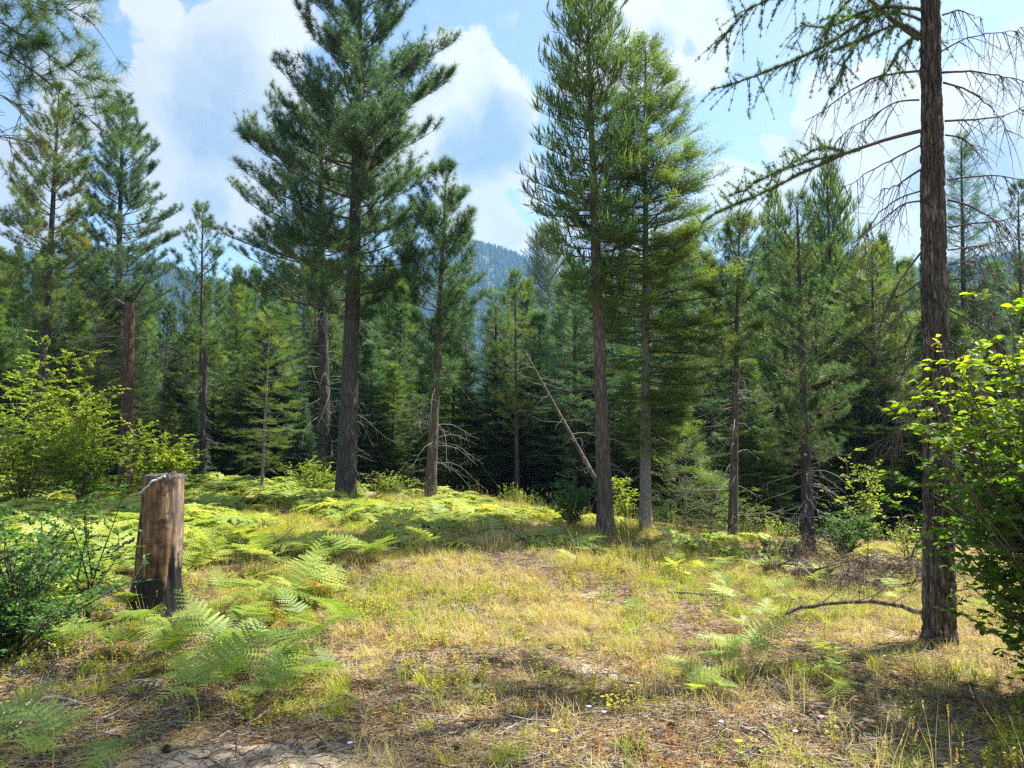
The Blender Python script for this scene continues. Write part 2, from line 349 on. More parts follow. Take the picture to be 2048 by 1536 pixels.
def gn_scatter(name, pts, rots, scl, idx_n, tmpl, label, cat):
    """One 'stuff' object: points carrying instances picked from a few templates."""
    me = bpy.data.meshes.new(name); k = len(pts)
    me.vertices.add(k); me.vertices.foreach_set('co', np.asarray(pts, np.float32).ravel())
    for nm, ty, fl, val in (('rot', 'FLOAT_VECTOR', 'vector', rots), ('scl', 'FLOAT', 'value', scl)):
        a_ = me.attributes.new(nm, ty, 'POINT'); a_.data.foreach_set(fl, np.asarray(val, np.float32).ravel())
    a_ = me.attributes.new('pick', 'INT', 'POINT'); a_.data.foreach_set('value', rng.integers(0, len(tmpl), k).astype(np.int32))
    o = bpy.data.objects.new(name, me); col.objects.link(o)
    cl = bpy.data.collections.new(name+'_kinds')
    for q in tmpl: cl.objects.link(q)
    g = bpy.data.node_groups.new(name, 'GeometryNodeTree')
    g.interface.new_socket('Geometry', in_out='INPUT', socket_type='NodeSocketGeometry')
    g.interface.new_socket('Geometry', in_out='OUTPUT', socket_type='NodeSocketGeometry')
    gi = g.nodes.new('NodeGroupInput'); go = g.nodes.new('NodeGroupOutput'); ip = g.nodes.new('GeometryNodeInstanceOnPoints')
    ci = g.nodes.new('GeometryNodeCollectionInfo'); ci.inputs['Collection'].default_value = cl
    ci.inputs['Separate Children'].default_value = True; ci.inputs['Reset Children'].default_value = True
    ip.inputs['Pick Instance'].default_value = True
    def na(nm, ty):
        n = g.nodes.new('GeometryNodeInputNamedAttribute'); n.data_type = ty; n.inputs[0].default_value = nm
        return [s_ for s_ in n.outputs if s_.enabled and s_.name == 'Attribute'][0]
    g.links.new(gi.outputs[0], ip.inputs['Points']); g.links.new(ci.outputs[0], ip.inputs['Instance'])
    g.links.new(na('pick', 'INT'), ip.inputs['Instance Index'])
    g.links.new(na('scl', 'FLOAT'), ip.inputs['Scale'])
    e2r = g.nodes.new('FunctionNodeEulerToRotation'); g.links.new(na('rot', 'FLOAT_VECTOR'), e2r.inputs[0]); g.links.new(e2r.outputs[0], ip.inputs['Rotation'])
    g.links.new(ip.outputs[0], go.inputs[0])
    md = o.modifiers.new('scatter', 'NODES'); md.node_group = g
    return tag(o, label, cat, kind='stuff')
# far wood on the mountainside
tm = []
for k in range(3):
    A = Acc()
    for j, (z0, z1, r_) in enumerate([(0, .55, .26), (.28, .8, .19), (.55, 1, .11)]):
        th = np.arange(6)*math.pi/3+j; rr_ = r_*rng.uniform(.7, 1.3, 6)
        V = np.vstack([np.stack([np.cos(th)*rr_, np.sin(th)*rr_, np.full(6, z0)], -1), [[0, 0, z1]]])
        A.add(V, [[q, (q+1) % 6, 6] for q in range(6)])
    tm.append(A.build('far_conifer', M['mountain'], 'free'))
k = 16000; aa = rng.uniform(-1.0, 1.0, k); rr_ = RD*(1+.12*np.sin(aa*5+1))-520*(1-rng.random(k)**.55)+15
z_, x2, y2, _q = mount_z(aa, rr_)
kk = 2600; aa2 = rng.uniform(-1.0, 1.0, kk); r2 = RD*(1+.12*np.sin(aa2*5+1))+rng.uniform(-25, 5, kk); z3, x3, y3, _q = mount_z(aa2, r2)
pts = np.concatenate([np.stack([x2, y2, z_-1], -1), np.stack([x3, y3, z3-1], -1)])
gn_scatter('far_forest', pts, np.stack([0*pts[:, 0], 0*pts[:, 0], rng.uniform(0, 6, len(pts))], -1), rng.uniform(8, 17, len(pts)), 3, tm,
           'hazy blue conifer forest covering the distant mountain', 'forest')
# haze: one even box of air
top = 318.0
V = np.array([[x, y, z] for x in (-2300, 2300) for y in (-250, 2400) for z in (-75, top)], float)
Fq = [(0, 1, 3), (0, 3, 2), (4, 6, 7), (4, 7, 5), (0, 4, 5), (0, 5, 1), (2, 3, 7), (2, 7, 6), (0, 2, 6), (0, 6, 4), (1, 5, 7), (1, 7, 3)]
A = Acc(); A.add(V, Fq)
m = bpy.data.materials.new('haze_air'); m.use_nodes = True; t = NT(m.node_tree); t.n.clear()
o_ = t.node('ShaderNodeOutputMaterial'); pv = t.node('ShaderNodeVolumePrincipled'); pv.inputs['Color'].default_value = (.30, .62, 1, 1)
pv.inputs['Density'].default_value = 0.00034; pv.inputs['Anisotropy'].default_value = 0.1
t.l.new(pv.outputs[0], o_.inputs['Volume'])
tag(A.build('haze', m), kind='stuff')

# ------------------------------------------------------------------ foliage templates (axis +X, up +Z)
def tri_needles(k, len_, wid, cone, along=0.0, droop=0.0, flatz=1.0):
    """k thin triangles fanned about +X, rooted over [0, along]"""
    ph = rng.uniform(0, 2*math.pi, k); ca = np.radians(rng.uniform(cone[0], cone[1], k)); L = len_*rng.uniform(.7, 1.15, k)
    d = np.stack([np.cos(ca), np.sin(ca)*np.cos(ph), np.sin(ca)*np.sin(ph)*flatz], -1)
    s = np.cross(d, rng.normal(size=(k, 3))); s /= np.linalg.norm(s, axis=1, keepdims=True)
    b = np.zeros((k, 3)); b[:, 0] = rng.uniform(0, along, k)
    tip = b+d*L[:, None]; tip[:, 2] -= droop*L
    V = np.stack([b-s*wid/2, b+s*wid/2, tip], 1).reshape(-1, 3)
    return V, np.arange(3*k).reshape(-1, 3)
def merge(*ts):
    V = []; T = []; n = 0
    for v, t_ in ts: V.append(v); T.append(np.asarray(t_)+n); n += len(v)
    return np.concatenate(V), np.concatenate(T)
TUFT = [tri_needles(38, .155, .0068, (15, 95), .09) for _ in range(4)]
TUFT_NEAR = [tri_needles(80, .145, .0032, (15, 95), .12) for _ in range(4)]
TUFT_FAR = [tri_needles(15, .17, .017, (18, 80), .15) for _ in range(3)]
def feather(L, n, nl, w_, rows=2, curl=0.0, tufts=False):
    """twig with short needles either side, curling up by curl"""
    xs_ = np.linspace(.02, L, n); out_ = []
    for r_ in range(rows):
        side = 1 if r_ % 2 else -1
        x_ = xs_+rng.uniform(-.3, .3, n)*L/n; z = curl*(x_/L)**2*L
        ang = np.radians(rng.uniform(35, 65, n)); lz = rng.uniform(-.25, .45, n) if rows < 3 else rng.uniform(-1, 1, n)
        l_ = nl*rng.uniform(.75, 1.2, n)*(1-.35*(x_/L)**3)
        b = np.stack([x_, 0*x_, z], -1); d = np.stack([np.cos(ang), side*np.sin(ang), lz], -1)
        V = np.stack([b-[w_/2, 0, 0], b+[w_/2, 0, 0], b+d*l_[:, None]], 1).reshape(-1, 3)
        out_.append((V, np.arange(3*n).reshape(-1, 3)))
    return merge(*out_)
def xf(tp, rz=0, ry=0, s=1, off=(0, 0, 0)):
    v, t_ = tp; c, q = math.cos(ry), math.sin(ry); v = v*s
    v = np.stack([v[:, 0]*c-v[:, 2]*q, v[:, 1], v[:, 0]*q+v[:, 2]*c], -1)
    c, q = math.cos(rz), math.sin(rz); v = np.stack([v[:, 0]*c-v[:, 1]*q, v[:, 0]*q+v[:, 1]*c, v[:, 2]], -1)
    return v+np.array(off), t_
def fir_spray(n_side=4, nn=7, nl=.024, w_=.012, L=.30):
    out_ = [feather(L, int(nn*1.6), nl, w_)]
    for i_ in range(n_side):
        for s_ in (1, -1):
            x_ = L*(.12+.75*i_/n_side)+rng.uniform(-.01, .01); l2 = L*(.42-.26*i_/n_side)*rng.uniform(.8, 1.1)
            out_.append(xf(feather(l2, max(3, int(nn*l2/.1)), nl, w_), s_*R(rng.uniform(38, 55)), R(rng.uniform(-12, 10)), 1, (x_, 0, 0)))
    return merge(*out_)
SPRAY = [fir_spray(3, 5, .030, .013, .27) for _ in range(4)]
SPRAY_FAR = [fir_spray(3, 3, .04, .026, .34) for _ in range(3)]
def larch_shoot(L, n, nl, w_, curl, per):
    out_ = []
    for x_ in np.linspace(.03, L, n):
        tt_ = tri_needles(per, nl, w_, (20, 95))
        out_.append((tt_[0]+np.array([x_, rng.uniform(-.004, .004), curl*(x_/L)**2*L]), tt_[1]))
    V = np.array([[0, -.003, 0], [0, .003, 0], [L*.5, 0, curl*.25*L], [L, 0, curl*L]]); out_.append((V, np.array([[0, 1, 2], [1, 2, 3]])))
    return merge(*out_)
LARCH = [larch_shoot(.20, 7, .024, .0055, c_, 5) for c_ in (.3, .9, .1, .6)]
LARCH_FAR = [larch_shoot(.30, 5, .045, .022, c_, 4) for c_ in (.5, .8, .3)]
LARCH_NEAR = [tri_needles(20, .034, .0032, (25, 110)) for _ in range(4)]

# ------------------------------------------------------------------ tree builder
def interp_path(P, t):
    P = np.asarray(P); k = len(P)-1; u = np.clip(t, 0, 1)*k; i_ = np.minimum(u.astype(int), k-1); f = (u-i_)[..., None]
    return P[i_]*(1-f)+P[i_+1]*f
def trunk_mesh(path, r0, r1, mat, parent, bark_amp=.06, sides=14, step=.12, flare=.35, power=.9, name='trunk'):
    L = np.sum(np.linalg.norm(np.diff(path, axis=0), axis=1)); m = max(8, int(L/step)); t_ = np.linspace(0, 1, m)
    P = interp_path(path, t_); r = r1+(r0-r1)*(1-t_)**power; r = r*(1+flare*np.exp(-t_*L/.22)+flare*.5*np.exp(-t_*L/.6))
    A = Acc(); A.tubes(P[None], r[None], sides, 0)
    V = A.V[0].reshape(m, sides, 3); C = P[:, None]
    d = V-C; nz = fbm(np.stack([V[..., 0]*14, V[..., 1]*14, V[..., 2]*4], -1), 5, 3)-.44
    V = C+d*(1+bark_amp*4*nz[..., None]); A.V[0] = V.reshape(-1, 3)
    return A.build(name, mat, parent)
SPEC = dict(
    pine=dict(elev=(48, 0), curve=.28, whorl=.36, per=5, shoot=.48, fol=TUFT, fspace=.14, fscale=1.0, smin=.22, sang=(30, 75), lift=.38, sub=.25),
    fir=dict(elev=(40, -12), curve=.10, whorl=.20, per=4, shoot=.36, fol=SPRAY, fspace=.115, fscale=1.0, smin=.18, sang=(40, 62), lift=.0, sub=.26),
    larch=dict(elev=(42, -10), curve=.25, whorl=.19, per=4, shoot=.36, fol=LARCH, fspace=.075, fscale=1.0, smin=.12, sang=(35, 85), lift=.10, sub=.18))
def crown_mesh(A, path, prof, sp, dens=1.0, far=False, t_off=0, seed=0, fs=1.0, leaf=1, wood=0, left_right=None, clump=.35):
    """prof: list of (t_along_trunk, left_radius, right_radius), bottom to top"""
    S = SPEC[sp]; g = np.random.default_rng(seed+100)
    pt = np.array([q[0] for q in prof]); pl = np.array([q[1] for q in prof]); pr = np.array([q[2] for q in prof])
    L_tr = np.linalg.norm(path[-1]-path[0]); t0, t1 = pt[0], pt[-1]
    wsp = min(S['whorl'], max(.10, (t1-t0)*L_tr/13)); nw = max(4, int((t1-t0)*L_tr/wsp*dens**.5))
    per = S['per']
    tw = np.repeat(np.linspace(t0, t1*.995, nw), per)+g.normal(0, .25*(t1-t0)/nw, nw*per); tw = np.clip(tw, t0, t1*.998)
    az = np.tile(np.arange(per)*2*math.pi/per, nw)+np.repeat(g.uniform(0, 6.28, nw), per)+g.normal(0, .3, nw*per)
    K = len(tw); sx = np.cos(az)
    Rr = np.where(sx < 0, np.interp(tw, pt, pl), np.interp(tw, pt, pr))*np.abs(sx)**.5+.5*(np.interp(tw, pt, pl)+np.interp(tw, pt, pr))*(1-np.abs(sx)**.5)
    LL = Rr*(1-clump+2*clump*g.random(K)**.8*.62)+.08
    keep = g.random(K) > .06; tw, az, LL = tw[keep], az[keep], LL[keep]; K = len(tw)
    f = (tw-t0)/(t1-t0); e0 = np.radians(S['elev'][1]+(S['elev'][0]-S['elev'][1])*f**1.3+g.normal(0, 6, K))
    base = interp_path(path, tw); m = 7; s = np.linspace(0, 1, m)
    H = np.stack([np.cos(az), np.sin(az)], -1)
    def limb(k_idx, ss):
        h = LL[k_idx]*ss; P = np.empty((*ss.shape, 3)); wob = .06*np.sin(ss*7+k_idx*1.7)*LL[k_idx]*ss
        ce = np.cos(e0[k_idx])
        P[..., 0] = base[k_idx, 0]+H[k_idx, 0]*h*ce-H[k_idx, 1]*wob
        P[..., 1] = base[k_idx, 1]+H[k_idx, 1]*h*ce+H[k_idx, 0]*wob
        P[..., 2] = base[k_idx, 2]+h*np.sin(e0[k_idx])+S['curve']*h*ss
        return P
    kk_ = np.repeat(np.arange(K)[:, None], m, 1); P = limb(kk_, np.repeat(s[None], K, 0))
    rr0 = .004+.011*LL; A.tubes(P, rr0[:, None]*(1-.8*s)[None], 4 if not far else 3, wood)
    # shoots
    ns = np.maximum(4, (LL/S['sub']*(2.2 if not far else 1.3)*dens).astype(int)); ki = np.repeat(np.arange(K), ns); n = len(ki)
    ss = S['smin']+(1-S['smin'])*g.random(n)**.8; b = limb(ki, ss); d0 = limb(ki, np.minimum(ss+.02, 1.02))-b; d0 /= np.linalg.norm(d0, axis=1, keepdims=True)+1e-9
    side = np.where(g.random(n) < .5, 1, -1); ang = np.radians(g.uniform(*S['sang'], n))*side*(1-.6*(ss > .93))
    c_, q_ = np.cos(ang), np.sin(ang); d = np.stack([d0[:, 0]*c_-d0[:, 1]*q_, d0[:, 0]*q_+d0[:, 1]*c_, d0[:, 2]+g.normal(.04, .16, n)+S['lift']*.4], -1)
    d /= np.linalg.norm(d, axis=1, keepdims=True)
    sl = (S['shoot']*(1.15-ss)*LL[ki]*g.uniform(.6, 1.2, n)+.10)
    mm = 4; u = np.linspace(0, 1, mm)[None, :, None]
    PS = b[:, None]+d[:, None]*sl[:, None, None]*u; PS[..., 2] += (S['lift']*.5*sl)[:, None]*u[..., 0]**2
    if not far: A.tubes(PS, (.0035+.003*sl)[:, None]*(1-.6*np.linspace(0, 1, mm))[None], 3, wood)
    else: A.tubes(PS[:, ::3], (.006+.003*sl)[:, None]*np.array([1, .5])[None], 3, wood)
    # foliage on shoots
    sp_ = S['fspace']*(1.9 if far else 1.0)/dens**.3; nf = np.maximum(1, np.round(sl/sp_*(1.0)).astype(int)+1); fi = np.repeat(np.arange(n), nf); q = len(fi)
    o_in = np.arange(q)-np.repeat(np.cumsum(nf)-nf, nf); uu = (1-(o_in+g.uniform(0, .6, q))/nf[fi]*.95)
    pos = b[fi]+d[fi]*(sl[fi]*uu)[:, None]; pos[:, 2] += S['lift']*.5*sl[fi]*uu**2
    dd = d[fi].copy(); sgn = np.where(g.random(q) < .5, 1, -1); a2 = np.where(o_in == 0, 0.15, 1)*np.radians(g.uniform(20, 60, q))*sgn
    c_, q_ = np.cos(a2), np.sin(a2); dd = np.stack([dd[:, 0]*c_-dd[:, 1]*q_, dd[:, 0]*q_+dd[:, 1]*c_, dd[:, 2]+g.normal(0, .32 if sp != 'fir' else .18, q)+S['lift']], -1)
    tint = np.clip(g.normal(.5, .2, q)+.12*(g.random(n)[fi]-.5)*2, 0, 1)
    # the oldest needles, innermost on the boughs, are dull
    tint = np.where((ss[fi] < .45) & (g.random(q) < .25), .97, tint)
    tp = {id(TUFT): TUFT_FAR, id(SPRAY): SPRAY_FAR, id(LARCH): LARCH_FAR}[id(S['fol'])] if far else S['fol']
    Rm = frames(dd, g.uniform(-.5, .5, q) if sp != 'pine' else g.uniform(0, 6, q)); w_ = g.integers(0, len(tp), q)
    sc_ = g.uniform(.75, 1.15, q)*S['fscale']*fs
    for v_ in range(len(tp)):
        k_ = w_ == v_; A.inst(tp[v_], Rm[k_], sc_[k_], pos[k_], leaf, tint[k_])
def dead_mesh(path, t0, t1, n, L, name='dead_branches', parent=None, seed=0, mat='dead', droop=.35, twigs=6, rad=.008, lr=None, lichen=0):
    g = np.random.default_rng(seed+500); A = Acc(); m = 6; s = np.linspace(0, 1, m)
    t_ = g.uniform(t0, t1, n); az = g.uniform(0, 6.28, n); b = interp_path(path, t_); LL = L*g.uniform(.35, 1.1, n)
    if lr is not None: LL = LL*np.where(np.cos(az) < 0, lr[0], lr[1])
    e = g.uniform(-.35, .35, n); h = s[None]*LL[:, None]
    cv = g.normal(0, .25, n)[:, None]*h*s[None]
    P = np.stack([b[:, 0:1]+np.cos(az)[:, None]*h-np.sin(az)[:, None]*cv, b[:, 1:2]+np.sin(az)[:, None]*h+np.cos(az)[:, None]*cv, b[:, 2:3]+h*np.sin(e)[:, None]-droop*h*s[None]+.10*np.sin(s*5+az[:, None])*h], -1)
    A.tubes(P, (rad*(.5+LL/L*.5))[:, None]*(1-.8*s)[None], 4, 0)
    k = n*twigs; ki = np.repeat(np.arange(n), twigs); si = g.uniform(.25, 1, k); idx = np.minimum((si*(m-1)).astype(int), m-2); fr = (si*(m-1)-idx)[:, None]
    b2 = P[ki, idx]*(1-fr)+P[ki, idx+1]*fr; d = P[ki, idx+1]-P[ki, idx]; d /= np.linalg.norm(d, axis=1, keepdims=True)+1e-9
    d = d+g.normal(0, .55, (k, 3)); d[:, 2] -= .25; d /= np.linalg.norm(d, axis=1, keepdims=True); l2 = LL[ki]*g.uniform(.12, .38, k)
    u = np.linspace(0, 1, 4); cvd = g.normal(0, .3, (k, 3))
    P2 = b2[:, None]+d[:, None]*(l2[:, None]*u)[..., None]+cvd[:, None]*(l2[:, None]*u**2)[..., None]
    A.tubes(P2, np.full((k, 1), rad*.38)*(1-.7*u)[None], 3, 0)
    o = A.build(name, [M[mat], M['lichen']], parent); o['kind'] = 'stuff'; return o
tree_no = [0]
def make_tree(sp, bpx, bY, tpx, tpy, prof_px, label, leaf='pine', bark='bark', r0=None, dens=1.0, dead=None, base_py=None, far=False, fs=1.0, name=None, cat='tree', group=None, bend=0.0, wobble=.0, clump=.35, zoff=0):
    """bpx: trunk x at its foot (photo px); bY: metres ahead; tpx/tpy: tip; prof_px: (py, left px, right px) from the bottom up"""
    tree_no[0] += 1; seed = tree_no[0]*7
    b = at(bpx, 900, bY); b[2] = gz(b[0], b[1]); 
    if base_py is not None: b = hit(bpx, base_py)
    Yd = b[1]; tp = at(tpx, tpy, Yd); H = tp[2]-b[2]
    n = 9; s = np.linspace(0, 1, n); path = b[None]+(tp-b)[None]*s[:, None]
    path[:, 0] += bend*np.sin(s*math.pi)+wobble*np.sin(s*9+seed); path[0, 2] -= .25; path -= b
    nm = name or {'pine': 'pine_tree', 'fir': 'fir_tree', 'larch': 'larch_tree'}[sp]
    root = empty(nm, b, label, cat, group)
    r0 = r0 or H*.012
    trunk_mesh(path, r0, .012, M[bark], root, sides=14 if not far else 8, step=.12 if not far else .5)
    if prof_px:
        z_of = lambda py: (at(bpx, py, Yd)[2]-b[2])/H
        prof = [(min(.999, z_of(py)), l*Yd/F, r*Yd/F) for py, l, r in prof_px]
        A = Acc(); crown_mesh(A, path, prof, sp, dens, far, seed=seed, fs=fs, clump=clump); A.build('crown', [M['twig'], M[leaf]], root)
    if dead:
        py0, py1, n_, L_ = dead[:4]; z_of = lambda py: (at(bpx, py, Yd)[2]-b[2])/H
        dead_mesh(path, z_of(py0), z_of(py1), n_, L_, parent=root, seed=seed, mat=dead[4] if len(dead) > 4 else 'dead', rad=.007, lr=dead[5] if len(dead) > 5 else None)
    return root
#TREES
# --- the tall trees that stand apart
make_tree('pine', 690, 15.8, 722, -150, [(640, 60, 40), (600, 150, 130), (520, 190, 150), (430, 190, 210), (350, 225, 215), (290, 160, 190), (200, 130, 190), (100, 140, 150), (20, 130, 130), (-70, 90, 90), (-150, 10, 10)],
          'tallest dark pine left of centre with long tufted needles and a straight dark trunk', 'pine_grey', 'bark_dark', .215, 1.1, (940, 520, 30, 1.5, 'dead', (.55, 1.0)), base_py=1003, fs=1.12, bend=.05)
make_tree('pine', 652, 20, 640, 205, [(620, 150, 90), (560, 190, 120), (470, 190, 130), (400, 175, 120), (320, 130, 110), (260, 90, 80), (205, 8, 8)],
          'dense pine with grey dead lower boughs just behind the tallest pine', 'pine', 'bark_dark', .20, 1.0, (950, 560, 120, 1.9, 'dead'), fs=.95, clump=.45)
make_tree('pine', 860, 16.5, 893, 345, [(780, 30, 40), (700, 60, 60), (640, 85, 80), (560, 90, 95), (480, 80, 78), (420, 55, 55), (345, 5, 5)],
          'slender pine with a bare lower trunk right of the tallest pine', 'pine_grey', 'bark', .125, 1.35, (940, 600, 40, 1.1, 'dead'), base_py=1003)
make_tree('pine', 1095, 17, 1096, 448, [(850, 35, 30), (760, 60, 50), (680, 68, 55), (600, 66, 50), (540, 60, 50), (500, 50, 55), (448, 12, 12)],
          'thin young pine with sparse open tufts standing before the blue mountain', 'pine_gold', 'bark', .075, .75, (960, 760, 24, .9, 'dead'), base_py=1012, fs=.9)
make_tree('pine', 1035, 19, 1030, 560, [(880, 50, 45), (760, 60, 55), (680, 50, 45), (560, 8, 8)],
          'pale needled pine sapling against the dark wood left of the thin young pine', 'pine_gold', 'bark', .07, .8, None, fs=.85)
make_tree('larch', 1212, 14, 1172, -40, [(620, 25, 25), (560, 70, 60), (500, 110, 95), (420, 125, 110), (360, 130, 110), (280, 105, 95), (180, 95, 95), (80, 78, 70), (20, 55, 50), (-40, 8, 8)],
          'tall feathery larch with upturned twigs right of centre', 'larch', 'bark', .125, 1.75, (960, 560, 40, .5, 'dead'), base_py=1068, clump=.35, fs=.85)
make_tree('fir', 1291, 12.8, 1291, 100, [(900, 25, 50), (820, 45, 90), (700, 75, 160), (620, 95, 175), (520, 105, 160), (420, 98, 145), (320, 82, 118), (220, 56, 80), (150, 30, 38), (100, 4, 4)],
          'full bright green fir with a pale smooth trunk beside the feathery larch', 'fir_bright', 'bark_pale', .095, 2.0, (1000, 800, 20, .5, 'dead'), base_py=1060, clump=.4)
make_tree('pine', 78, 22, 118, 185, [(660, 60, 90), (580, 100, 100), (500, 110, 90), (400, 100, 90), (300, 70, 60), (230, 35, 35), (185, 6, 6)],
          'yellowing pine at the left edge behind the bright bushes', 'pine_gold', 'bark_dark', .17, 1.0, (720, 500, 16, 1.4, 'dead'), fs=1.05)
make_tree('pine', 228, 24, 246, 202, [(640, 90, 110), (560, 95, 120), (480, 85, 110), (380, 70, 85), (300, 50, 60), (240, 30, 30), (202, 6, 6)],
          'blue green pine with a narrow rounded top behind the broken trunk', 'pine_grey', 'bark_dark', .18, 1.15, (720, 560, 20, 1.3, 'dead'), fs=1.0)
make_tree('pine', 400, 19.5, 405, 422, [(800, 50, 50), (720, 62, 60), (640, 60, 60), (560, 55, 52), (490, 38, 38), (422, 5, 5)],
          'narrow young pine with a green spire between the broken trunk and the tallest pine', 'pine', 'bark_red', .085, 1.0, (940, 720, 24, .7, 'dead'), base_py=964, fs=.85)
make_tree('fir', 523, 16.5, 540, 640, [(930, 55, 50), (860, 75, 70), (780, 65, 65), (700, 40, 40), (640, 4, 4)],
          'small light green fir with a thin pale trunk at the edge of the ferns', 'fir_bright', 'bark_pale', .04, .9, None, base_py=985)
make_tree('pine', 1465, 14, 1478, 462, [(720, 45, 50), (620, 55, 60), (540, 55, 55), (500, 35, 45), (462, 8, 8)],
          'pine with a leaning thin trunk right of the bright green fir', 'pine', 'bark', .075, .8, (1030, 700, 46, 1.0, 'dead'), base_py=1078, fs=.9)
make_tree('fir', 1416, 19, 1420, 560, [(850, 60, 60), (720, 60, 60), (640, 45, 45), (560, 5, 5)],
          'fir with a bare brown trunk between the bright fir and the leaning thin pine', 'fir_bright', 'bark_red', .08, .9, (960, 850, 14, .7, 'dead'))
make_tree('pine', 1618, 12.6, 1594, 412, [(930, 80, 75), (840, 88, 110), (740, 78, 95), (640, 66, 74), (540, 52, 56), (470, 32, 32), (412, 5, 5)],
          'dense short needled pine with a dark straight trunk left of the big right hand trunk', 'pine', 'bark_dark', .09, 1.9, (1080, 880, 60, .65, 'dead'), base_py=1103, fs=.5, clump=.45)
make_tree('larch', 1552, 24, 1550, 395, [(900, 70, 60), (760, 70, 70), (600, 50, 50), (480, 32, 32), (395, 3, 3)],
          'slim larch spire left of the dense short needled pine', 'larch', 'bark', .10, 1.1, None, fs=1.3)
make_tree('larch', 1672, 21, 1654, 335, [(860, 120, 110), (700, 100, 100), (560, 75, 78), (440, 45, 50), (335, 4, 4)],
          'pointed grey green larch rising behind the dense short needled pine', 'larch', 'bark_dark', .14, 1.2, None, fs=1.25)
make_tree('fir', 1746, 18, 1744, 505, [(1000, 90, 90), (850, 110, 110), (720, 100, 95), (600, 65, 65), (505, 4, 4)],
          'round topped green fir between the pointed larch and the big trunk', 'fir_bright', 'bark_dark', .10, 1.15, None)
make_tree('fir', 1928, 21, 1922, 285, [(900, 90, 90), (700, 85, 85), (520, 62, 66), (400, 38, 40), (285, 3, 3)],
          'dark narrow spruce showing just right of the big trunk', 'spruce', 'bark_dark', .14, 1.1, None, name='spruce_tree')
make_tree('pine', 2046, 22, 2036, 380, [(800, 60, 60), (600, 60, 50), (460, 36, 36), (380, 4, 4)],
          'sparse pine at the right edge beyond the leafy shrub', 'pine_grey', 'bark', .10, .7, None, fs=.8)
make_tree('fir', 990, 20, 992, 590, [(980, 70, 70), (860, 75, 75), (740, 55, 60), (660, 36, 36), (590, 4, 4)],
          'dark shaded spruce behind the gap between the slender and thin pines', 'spruce', 'bark_dark', .09, 1.2, None, name='spruce_tree')
make_tree('fir', 1150, 19, 1150, 545, [(1000, 90, 90), (850, 95, 95), (740, 80, 80), (640, 50, 55), (545, 4, 4)],
          'blue green spruce left of the feathery larch trunk', 'spruce', 'bark_dark', .11, 1.35, None, name='spruce_tree')
make_tree('fir', 1368, 13.5, 1372, 880, [(1065, 60, 60), (1000, 55, 60), (940, 36, 36), (880, 3, 3)],
          'young bright fir low at the foot of the bright green fir', 'fir_bright', 'bark_pale', .03, 1.1, None)
make_tree('fir', 1420, 12.6, 1424, 975, [(1085, 50, 60), (1040, 42, 44), (1000, 22, 22), (975, 3, 3)],
          'smallest fir sapling beside the leaning thin pine', 'fir_bright', 'bark_pale', .02, 1.1, None)
# --- broken trunk at left
b = at(252, 900, 19); b[2] = gz(b[0], b[1]); tp = at(260, 605, 19)
root = empty('dead_tree', b, 'thick reddish broken trunk with bare dead boughs at left', 'dead tree')
path = (b[None]+(tp-b)[None]*np.linspace(0, 1, 7)[:, None])-b; path[0, 2] -= .2
trunk_mesh(path, .155, .12, M['bark_red'], root, sides=18, step=.07, power=1)
dead_mesh(path, .22, .98, 110, 1.7, parent=root, seed=77, mat='bark', rad=.010, twigs=9)
A = Acc(); Pb = np.array([[tp-b+np.array([.05, 0, -.08]), tp-b+[.2, .0, .25], tp-b+[.4, 0, .55], tp-b+[.42, 0, .75]], [tp-b+np.array([-.08, 0, -.1]), tp-b+[-.35, 0, .08], tp-b+[-.6, 0, -.1], tp-b+[-.8, 0, -.3]]])
A.tubes(Pb, np.array([[.05, .04, .03, .015], [.04, .03, .02, .01]]), 6); A.build('broken_limb', M['bark'], root)
# second stem of narrow pine
b = at(406, 900, 20.2); b[2] = gz(b[0], b[1]); root = empty('dead_tree', b, 'thin bare stem growing against the narrow young pine', 'dead tree')
path = (np.array([0, 0, 1])*np.linspace(0, 1, 6)[:, None])*(at(408, 700, 20.2)[2]-b[2]); path[0, 2] -= .2
trunk_mesh(path, .09, .05, M['bark_dark'], root); dead_mesh(path, .2, 1, 20, .8, parent=root, seed=78)
# leaning dead trunk
b = hit(1207, 1000) if False else at(1209, 990, 14.3); e_ = at(1048, 700, 15.6)
root = empty('leaning_dead_trunk', b, 'bare dead trunk leaning diagonally against the feathery larch', 'dead tree')
path = (b[None]+(e_-b)[None]*np.linspace(0, 1, 8)[:, None])-b; 
trunk_mesh(path, .045, .02, M['bark'], root, flare=0); dead_mesh(path, .15, .95, 22, .8, parent=root, seed=79, droop=.1, rad=.005, twigs=4)

